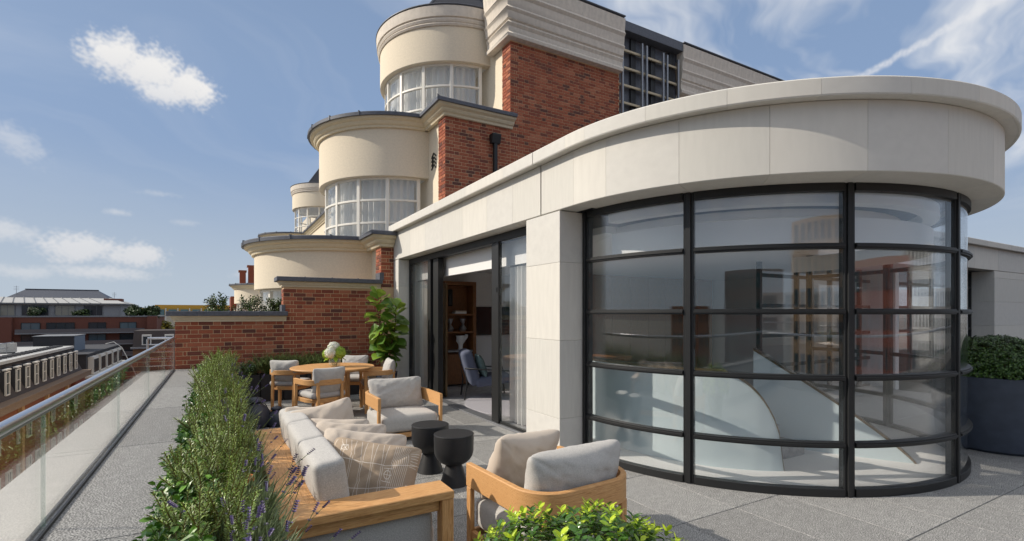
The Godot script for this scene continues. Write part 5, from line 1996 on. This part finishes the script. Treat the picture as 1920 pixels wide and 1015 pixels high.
func make_city() -> void:
	mats.far_glass = plain(rgb8(50, 58, 64), 0.12)
	mats.far_white = plain(rgb8(214, 210, 202), 0.6)
	var red := mottled(rgb8(128, 68, 50), 0.12, 0.05, Vector3(0.5, 1.5, 0.5), 0.9, 0.0, 81)
	var orange := mottled(rgb8(140, 86, 60), 0.1, 0.05, Vector3(0.5, 1.5, 0.5), 0.9, 0.0, 82)
	var brown := mottled(rgb8(108, 66, 54), 0.12, 0.06, Vector3(0.4, 1.2, 0.4), 0.9, 0.0, 83)
	var sand := mottled(rgb8(188, 152, 112), 0.1, 0.05, Vector3(0.5, 0.5, 0.5), 0.9, 0.0, 84)
	var grey := mottled(rgb8(120, 122, 126), 0.1, 0.03, Vector3(0.4, 0.4, 0.4), 0.7, 0.0, 85)
	var pale := mottled(rgb8(176, 176, 174), 0.1, 0.03, Vector3(0.4, 0.4, 0.4), 0.8, 0.0, 86)
	var dark := mottled(rgb8(54, 54, 58), 0.15, 0.05, Vector3(0.5, 0.5, 0.5), 0.8, 0.0, 87)
	var slate := mottled(rgb8(66, 58, 56), 0.22, 0.08, Vector3(1.0, 1.0, 1.0), 0.85, 0.0, 88)
	var st := mb()
	quad(st, v(-1500, -20.05, -1500), v(1500, -20.05, -1500), v(1500, -20.05, 1500), v(-1500, -20.05, 1500))
	structure("ground", st, mottled(rgb8(104, 102, 98), 0.2, 0.03, Vector3(0.02, 0.02, 0.02), 0.95, 0.0, 89), "city ground far below the terrace", "ground")
	st = mb()
	blk(st, -9.5, -4.0, -20.04, -20.0, -60, 300, 0.0)
	structure("road", st, plain(rgb8(60, 60, 62), 0.9), "street below the terrace", "road")

	# terrace row with a slate mansard, across the street
	var a := house("orange brick terrace row with a dark mansard roof and white dormer windows", -14.0, 57.0, PI / 2)
	slabs("wall", [[-22, 19, 0, 14.7, -12, 0]], orange, a)
	slabs("red_bay", [[-16, -9.5, 0, 14.2, 0, 0.35], [14.5, 19, 0, 14.2, 0, 0.35]], red, a)
	slabs("cornice", [[-22.2, 19.2, 14.4, 14.9, -0.3, 0.9], [-22.2, 19.2, 14.9, 15.0, -0.3, 0.95]], mottled(rgb8(128, 108, 90), 0.1, 0.03, Vector3(0.4, 0.4, 0.4), 0.9), a)
	mansard(a, -22, 19, 15.0, 17.6, 0.1, -1.0, 10.8, slate)
	slabs("roof_edge", [[-22.2, 19.3, 17.55, 17.8, -11.8, -0.7]], pale, a)
	for i in 34: slabs("roof_stud", [[-20.6 + i * 1.15, -20.1 + i * 1.15, 17.8, 17.95, -2.2, -1.4]], dark, a)
	for i in 17:
		var x := -21.0 + i * 2.35
		slabs("dormer", [[x - 0.5, x + 0.5, 15.15, 17.3, -1.6, -0.05]], dark, a)
		slabs("dormer_head", [[x - 0.55, x + 0.55, 17.22, 17.34, -0.15, 0.08]], mats.far_white, a)
		sash(a, x, 15.35, -0.05, 0.8, 1.75, mats.far_white, 1, 2)
		if i % 3 != 1:
			sash(a, x, 11.2, 0.05 if not (x < -9 and x > -16.5 or x > 14) else 0.4, 0.95, 2.1, mats.far_white, 2, 3)
		sash(a, x, 7.2, 0.05 if not (x < -9 and x > -16.5 or x > 14) else 0.4, 0.95, 2.3, mats.far_white, 2, 3)
	slabs("brick_pier", [[-9.2, -8.6, 0, 14.4, 0, 0.25], [-2.2, -1.6, 0, 14.4, 0, 0.25], [4.8, 5.4, 0, 14.4, 0, 0.25], [11.8, 12.4, 0, 14.4, 0, 0.25]], sand, a)
	# rooftop plant of the row
	var cap := thing("roof_vent", "cream domed vent with a clay pot on the terrace row roof", "vent", v(-19.0, -2.2, 53.0))
	st = mb()
	lathe(st, Vector3.ZERO, [Vector2(0, 0), Vector2(1.1, 0), Vector2(1.1, 0.9), Vector2(0, 0.9)], 20)
	obj("base", st, orange, cap)
	st = mb()
	lathe(st, Vector3.ZERO, [Vector2(1.5, 0.9), Vector2(1.35, 1.2), Vector2(0.7, 1.5), Vector2(0.6, 1.65), Vector2(0, 1.7)], 20)
	obj("dome", st, mats.far_white, cap)
	st = mb()
	for k in 3: lathe(st, Vector3(-0.4 + 0.4 * k, 1.6, 0), [Vector2(0.2, 0), Vector2(0.16, 0.5), Vector2(0, 0.5)], 8)
	obj("clay_pots", st, orange, cap)
	var rl := thing("roof_rail", "thin grey safety rail on the terrace row roof", "railing", v(-17.2, -2.2, 56.0))
	for i in 11:
		st = mb()
		tube(st, [v(0, 0, -8 + i * 1.8), v(0, 1.0, -8 + i * 1.8)], 0.035, 0.035, 5)
		obj("post", st, mats.alu, rl)
	for h in [0.55, 1.0]:
		st = mb()
		tube(st, [v(0, h, -8), v(0, h, 10)], 0.035, 0.035, 5)
		obj("rail", st, mats.alu, rl)
	var tank := thing("roof_tank", "small blue box on the terrace row roof", "tank", v(-19.6, -2.2, 55.2))
	st = mb()
	bx(st, Vector3(0, 0.75, 0), Vector3(1.0, 1.5, 1.0), 0.03)
	obj("box", st, plain(rgb8(40, 140, 200), 0.5), tank)

	# corner block beyond it: red brick, black mansard
	var b := house("red brick corner block with a black mansard and wide white dormers", -13.5, 78.0, 0.0)
	slabs("wall", [[-18, 0, 0, 13.9, -24, 0]], red, b)
	slabs("string_course", [[-18.2, 0.2, 13.75, 14.0, -24.2, 0.2]], mats.far_white, b)
	slabs("mansard", [[-17.6, -0.5, 14.0, 16.5, -23.5, -0.5]], dark, b)
	slabs("flat_roof", [[-17.8, -0.3, 16.5, 16.65, -23.7, -0.3]], dark, b)
	sash(b, -2.6, 14.2, -0.3, 1.6, 1.9, mats.far_white, 1, 2)
	sash(b, -9.2, 14.2, -0.3, 1.6, 1.9, mats.far_white, 2, 2)
	sash(b, -3.0, 11.2, 0.05, 1.0, 2.0, mats.far_white, 2, 3)
	var bs := empty("street_side", b)
	bs.rotation.y = PI / 2
	for i in 5:
		var x := 3.0 + i * 4.4
		slabs("dormer", [[x - 1.5, x + 1.5, 14.05, 16.2, -0.6, 0.05]], mats.far_white, bs)
		for k in 3: slabs("window", [[x - 1.3 + k * 0.9, x - 0.55 + k * 0.9, 14.3, 15.9, 0.05, 0.1]], mats.far_glass, bs)
		slabs("lower_window", [[x - 1.2, x + 1.2, 10.5, 12.2, 0.0, 0.06]], mats.far_glass, bs)
	var pl := thing("plant_enclosure", "black rooftop plant enclosure on the corner block", "enclosure", v(-20.5, -3.36, 84.0))
	slabs("screen", [[0.4, 4.3, 0, 2.0, -6, 0]], dark, pl)
	slabs("end_panel", [[4.3, 4.36, 0, 1.97, -5.9, -0.1]], mottled(rgb8(96, 110, 128), 0.08, 0.02, Vector3(0.5, 0.5, 0.5), 0.6), pl)
	slabs("roof_lid", [[0.3, 4.42, 2.0, 2.08, -6.1, 0.1]], grey, pl)
	var pc := thing("flue_pipe", "pale slanting flue pipe at the end of the corner block", "pipe", v(-13.8, -3.4, 99.5))
	st = mb()
	tube(st, [Vector3(-1.6, 0.2, 0), Vector3(-0.6, 0.5, 0), Vector3(0.4, -0.4, 0), Vector3(2.4, -5.2, 0)], 0.07, 0.07, 8)
	obj("pipe", st, mats.far_white, pc)

	# big brown brick block with a glazed penthouse
	var c := house("large brown brick apartment block with a glazed penthouse under a grey metal roof", -36.0, 125.0, 0.0)
	slabs("wall", [[-40, 24.6, 0, 20.85, -20, 0]], brown, c)
	slabs("parapet", [[-40.2, 24.8, 20.85, 21.1, -20.2, 0.15]], grey, c)
	slabs("projecting_wing", [[-40, 3.4, 0, 20.8, 0, 0.9]], brown, c)
	for i in 8:
		var x: float = [-13.5, -7.0, -1.0, 5.8, 10.0, 15.4, 20.2, -20.0][i]
		var wd: float = [3.0, 2.6, 4.2, 2.6, 4.0, 2.6, 2.6, 3.4][i]
		var z := 0.95 if x < 3.4 else 0.05
		for j in 6:
			sash(c, x, 18.3 - j * 2.25, z, wd, 1.5, mats.black, 2 if wd < 3 else 3, 1, mats.far_glass if (i + j) % 3 else plain(rgb8(88, 104, 112), 0.1))
	for j in 4:
		slabs("balcony", [[4.0, 23.0, 17.75 - j * 2.25, 17.95 - j * 2.25, 0.0, 1.6]], grey, c)
		slabs("balcony_rail", [[4.0, 23.0, 17.95 - j * 2.25, 18.65 - j * 2.25, 1.5, 1.56]], plain(rgb8(92, 88, 90), 0.5), c)
	slabs("pilaster", [[23.4, 25.0, 0, 21.0, 0, 1.4]], brown, c)
	# penthouse
	slabs("penthouse", [[-36, 18.5, 21.0, 23.3, -16, -3.0]], mottled(rgb8(150, 150, 152), 0.08, 0.03, Vector3(0.5, 0.5, 0.5), 0.7), c)
	for i in 12:
		var x := -33.0 + i * 4.3
		if i == 3: continue
		sash(c, x, 21.15, -2.95, 2.9 if i % 3 else 3.8, 1.95, grey, 3, 1, mats.far_glass if i % 2 else plain(rgb8(150, 146, 134), 0.2))
	slabs("eaves", [[-37, 19.6, 23.3, 23.55, -17, -2.0]], grey, c)
	st = mb()
	for q in [[-37.0, 19.6, -1.9, 23.55, -30.0, 16.4, -8.0, 24.75]]:
		oquad(st, Vector3(q[0], q[3], q[2]), Vector3(q[1], q[3], q[2]), Vector3(q[5], q[7], q[6]), Vector3(q[4], q[7], q[6]), Vector3.UP)
		oquad(st, Vector3(q[1], q[3], q[2]), Vector3(q[1], q[3], -17), Vector3(q[5], q[7], -14), Vector3(q[5], q[7], q[6]), Vector3.UP)
	obj("metal_roof", st, pale, c)
	for i in 32:
		st = mb()
		var x := -34.0 + i * 1.6
		bar(st, Vector3(x, 23.6, -1.95), Vector3(x * 0.87 - 1.0, 24.79, -7.9), 0.09, 0.09, 0.0)
		obj("roof_seam", st, grey, c)
	st = mb()
	var rf := [Vector3(0.5, 24.7, -7.6), Vector3(16.0, 24.7, -7.6), Vector3(13.6, 26.4, -11), Vector3(2.4, 26.4, -11)]
	oquad(st, rf[0], rf[1], rf[2], rf[3], Vector3.BACK)
	oquad(st, rf[1], Vector3(16.0, 24.7, -15), Vector3(13.6, 26.4, -12), rf[2], Vector3.RIGHT)
	oquad(st, rf[0], Vector3(0.5, 24.7, -15), Vector3(2.4, 26.4, -12), rf[3], Vector3.LEFT)
	oquad(st, rf[3], rf[2], Vector3(13.6, 26.4, -12), Vector3(2.4, 26.4, -12), Vector3.UP)
	obj("upper_roof", st, mottled(rgb8(76, 80, 90), 0.1, 0.04, Vector3(0.8, 0.1, 0.8), 0.5), c)
	slabs("ridge", [[2.3, 13.7, 26.38, 26.52, -12.1, -10.9]], dark, c)
	slabs("plant_room", [[15.5, 18.4, 23.4, 24.6, -9, -6]], brown, c)
	# roof garden greenery on that block
	for q in [[-6.5, "small tree on the penthouse terrace of the brown block", 2.0], [21.5, "round shrub at the right end of the brown block roof", 2.2], [24.2, "loose shrub on the right corner of the brown block roof", 1.8], [-1.0, "low shrub before the penthouse glass", 1.4], [6.0, "dark shrub beside the penthouse glass", 1.5], [13.0, "bushy shrub near the penthouse end", 1.4]]:
		small_tree(q[1], v(-36.0 + q[0], 0.95 + 0.0, 125.0 + 1.4), q[2], q[2] * 0.75, rgb8(66, 84, 46), 620 + int(q[0]), true)

	# yellow block, trees and a small slate roofed house further right
	var d := house("long ochre office block with white window bands, far off", -14.0, 200.0, 0.0)
	slabs("wall", [[-8, 22, 0, 21.0, -15, 0]], mottled(rgb8(190, 180, 160), 0.06, 0.02, Vector3(0.2, 0.2, 0.2), 0.8), d)
	slabs("ochre_band", [[-8.2, 22.2, 20.6, 23.3, -15, 0.3], [-4.5, 22.2, 23.3, 24.4, -15, -1.5]], mottled(rgb8(186, 148, 58), 0.1, 0.02, Vector3(0.3, 0.3, 0.3), 0.7), d)
	for i in 9:
		for j in 3: slabs("window", [[-7.2 + i * 3.3, -5.0 + i * 3.3, 20.9 - j * 3.2, 22.9 - j * 3.2, 0.0, 0.36 if j == 0 else 0.1]], plain(rgb8(96, 124, 128), 0.15), d)
	for i in 10: slabs("fin", [[-8.1 + i * 3.3, -7.8 + i * 3.3, 14, 23.3, 0.1, 0.6]], mats.far_white, d)
	var e := house("small brown house with a slate mansard between the trees and our wall", -8.0, 112.0, 0.0, "house")
	slabs("wall", [[-5.5, 10, 0, 15.4, -12, 0]], mottled(rgb8(122, 92, 68), 0.1, 0.05, Vector3(0.4, 0.4, 0.4), 0.9), e)
	mansard(e, -5.5, 10, 15.4, 18.4, 0.2, -1.2, 10, slate)
	slabs("eaves", [[-5.8, 10.2, 15.2, 15.5, -0.2, 0.6]], grey, e)
	for i in 4:
		slabs("dormer", [[-4.2 + i * 3.4, -2.8 + i * 3.4, 15.8, 17.7, -1.2, 0.0]], mats.far_white, e)
		slabs("window", [[-4.0 + i * 3.4, -3.0 + i * 3.4, 16.0, 17.4, 0.0, 0.06]], mats.far_glass, e)
		slabs("lower_window", [[-4.1 + i * 3.4, -2.9 + i * 3.4, 12.2, 14.0, 0.0, 0.06]], mats.far_glass, e)
	for q in [[-12.0, 140.0, 4.2, "yellowing street tree left of the small slate house"], [-8.0, 142.0, 4.6, "yellowing street tree behind the small slate house"], [-4.0, 139.0, 4.0, "olive street tree nearest our brick wall"]]:
		small_tree(q[3], v(q[0], -20.0, q[1]), 19.5, q[2], rgb8(146, 132, 50), 650 + int(q[1]), false)
	# brick chimneys on a house beyond the far wing
	var g := house("plain brick house beyond the far rounded wing, with chimneys", 2.4, 62.0, 0.0, "house")
	slabs("wall", [[-1.4, 1.6, 0, 23.4, -8, 0]], red, g)
	slabs("chimney", [[-0.5, 0.1, 23.4, 26.2, -3, -2], [0.35, 1.2, 23.4, 26.8, -3, -2]], red, g)
	slabs("chimney_cap", [[-0.6, 0.2, 26.2, 26.4, -3.1, -1.9], [0.25, 1.3, 26.8, 27.0, -3.1, -1.9]], orange, g)
	# what the bay glass mirrors: offices behind the camera
	var back := [[-34.0, -40.0, 30, 27, brown, "brown brick block behind the terrace, left of the sand tower"], [-4.0, -46.0, 24, 31, sand, "sand coloured office tower behind the terrace"], [22.0, -38.0, 26, 26, red, "red brick block behind the terrace"], [48.0, -40.0, 22, 29, pale, "pale stone office block behind the terrace"], [-58.0, -14.0, 24, 23, orange, "orange brick block across the street, behind the camera"], [70.0, -26.0, 24, 25, grey, "grey office block far to the right behind the terrace"]]
	for q in back:
		# each front looks towards the terrace
		var o := house(q[5], q[0], q[1], atan2(-q[0], q[1] if false else -absf(q[1])))
		slabs("wall", [[-q[2] / 2.0, q[2] / 2.0, 0, q[3], -14, 0]], q[4], o)
		for j in 6:
			for i in 8:
				slabs("window", [[-q[2] / 2.0 + 0.8 + i * (q[2] - 1.0) / 8.0, -q[2] / 2.0 + 0.8 + i * (q[2] - 1.0) / 8.0 + (q[2] - 1.0) / 8.0 * 0.62, q[3] - 2.6 - j * 3.1, q[3] - 0.9 - j * 3.1, 0.0, 0.08]], mats.far_glass, o)
	# rooftop clutter on the near roofs
	for q in [[-18.5, 60.5, "box shaped air unit on the terrace row roof"], [-17.5, 65.0, "second air unit further along the terrace row roof"]]:
		var ac := thing("air_unit", q[2], "air unit", v(q[0], -2.2, q[1]))
		slabs("case", [[-0.7, 0.7, 0.1, 0.95, -0.45, 0.45]], pale, ac)
		slabs("feet", [[-0.6, 0.6, 0, 0.1, -0.4, 0.4]], dark, ac)
	for q in [[-34.5, 126.0, 5.6, 2.6, "thin aerial on the brown block penthouse roof"], [-20.0, 131.0, 4.6, 2.8, "thin flag mast at the right of the brown block roof"]]:
		var mast := thing("aerial", q[4], "aerial", v(q[0], q[2] - 1.2, q[1] + 8.0))
		st = mb()
		tube(st, [Vector3.ZERO, Vector3(0, q[3], 0)], 0.05, 0.03, 5)
		for k in 3: tube(st, [Vector3(-0.4, q[3] - 0.2 - k * 0.3, 0), Vector3(0.4, q[3] - 0.2 - k * 0.3, 0)], 0.02, 0.02, 4)
		obj("mast", st, mats.alu, mast)

func small_tree(label: String, at: Vector3, h: float, rad: float, col: Color, seed_: int, bush: bool) -> void:
	var r := RandomNumberGenerator.new()
	r.seed = seed_
	var t := thing("roof_shrub" if bush else "street_tree", label, "shrub" if bush else "tree", at)
	var st := mb()
	var ch := h * 0.55 if bush else rad * 0.95
	var cy := h - ch
	tube(st, [Vector3.ZERO, Vector3(0, cy * 0.6, 0), Vector3(0.02 * h, cy, 0)], 0.03 * h * (0.6 if not bush else 1.0), 0.012 * h, 7)
	for k in 5:
		var a := TAU * k / 5
		tube(st, [Vector3(0, cy * 0.85, 0), Vector3(rad * 0.55 * cos(a), cy + ch * 0.2, rad * 0.55 * sin(a))], 0.012 * h, 0.005 * h, 5)
	obj("trunk", st, mats.bark, t)
	var s := rad * 0.16
	var sh := leafy_shoot(seed_ + 5, s, s * 0.7, 4, [col, Color(col.r * 0.75, col.g * 0.8, col.b * 0.8), Color(col.r * 1.15, col.g * 1.15, col.b)], s * 1.6)
	var xs := []
	var lobes := []
	for k in 9: lobes.append([Vector3(r.randfn() * 0.42, r.randfn() * 0.35, r.randfn() * 0.42), r.randf_range(0.35, 0.6)])
	for k in 620:
		var l: Array = lobes[k % 9]
		var u: Vector3 = Vector3(r.randfn(), r.randfn(), r.randfn()).normalized() * pow(r.randf(), 0.4) * l[1] + l[0]
		xs.append(tilted(r, Vector3(u.x * rad, cy + u.y * ch, u.z * rad), u * 1.5 + Vector3(r.randfn(), 0, r.randfn()) * 0.6, r.randf_range(0.7, 1.3)))
	copies("crown", sh, leafy(Color.WHITE, 0.5, 0.3, true), t, xs)

# ---------------------------------------------------------------- scene
func _ready() -> void:
	rng.seed = 2024
	# camera: level, lens shifted upwards, turned 30 degrees right of the balustrade line
	var cam := Camera3D.new()
	cam.name = "camera"
	add_child(cam)
	cam.position = Vector3(0, EYE, 0)
	cam.rotation.y = -atan2(0.50156, 0.86512)
	cam.projection = Camera3D.PROJECTION_FRUSTUM
	cam.near = 0.05
	cam.far = 3000.0
	cam.size = 0.05 * 1015.0 / 945.0
	cam.frustum_offset = Vector2(0, 0.05 * 80.5 / 945.0)
	cam.current = true
	# sky
	var we := WorldEnvironment.new()
	we.name = "world"
	var env := Environment.new()
	env.background_mode = Environment.BG_SKY
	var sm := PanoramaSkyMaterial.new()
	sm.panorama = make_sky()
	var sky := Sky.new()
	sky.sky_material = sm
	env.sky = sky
	env.tonemap_mode = Environment.TONE_MAPPER_LINEAR
	env.tonemap_exposure = 2.12
	env.sdfgi_enabled = true
	env.ssao_enabled = true
	env.ssil_enabled = true
	we.environment = env
	add_child(we)
	# sun: from the left of the picture, 33 degrees up
	var sun := DirectionalLight3D.new()
	sun.name = "sun"
	sun.light_color = Color(1.0, 0.96, 0.90)
	sun.light_energy = 0.6
	sun.light_angular_distance = 0.5
	sun.shadow_enabled = true
	add_child(sun)
	var to_sun := v(-0.888 * cos(deg_to_rad(33)), sin(deg_to_rad(33)), 0.46 * cos(deg_to_rad(33)))
	sun.look_at_from_position(to_sun * 50.0, Vector3.ZERO, Vector3.UP)
	make_materials()
	mats.fern_plain = leafy(rgb8(90, 120, 50), 0.5, 0.3)
	# large structure
	make_terrace()
	make_garden_wall()
	make_pavilion()
	make_tower()
	make_city()
	# furniture
	make_sofa()
	armchair("teak armchair with grey cushions facing the camera beyond the side tables", v(2.03, 0, 6.36), 0.0, 0.26, 0.50)
	armchair("teak armchair seen from behind, nearest the bay window", v(1.88, 0, 2.74), PI + 0.06, 0.22, 0.54)
	cushion("beige_cushion", "beige cushion on the armchair nearest the bay window", v(1.80, 0.52, 2.98), Vector3(0.56, 0.52, 0.24), PI + 0.12, -0.42, 0.05, mats.beige, 9)
	side_table("black drum side table nearer the camera, before its twin", v(1.85, 0, 4.25))
	side_table("black drum side table standing behind its twin", v(1.80, 0, 4.72))
	lantern("large charcoal domed lantern at the end of the troughs", v(0.42, 0, 7.75), 1.0)
	lantern("small charcoal domed lantern beside the large one", v(0.68, 0, 7.70), 0.66)
	make_dining()
	# plants
	make_trough_row()
	make_wall_planters()
	make_fig()
	make_near_bush()
	make_round_planter()
	make_far_shrubs()
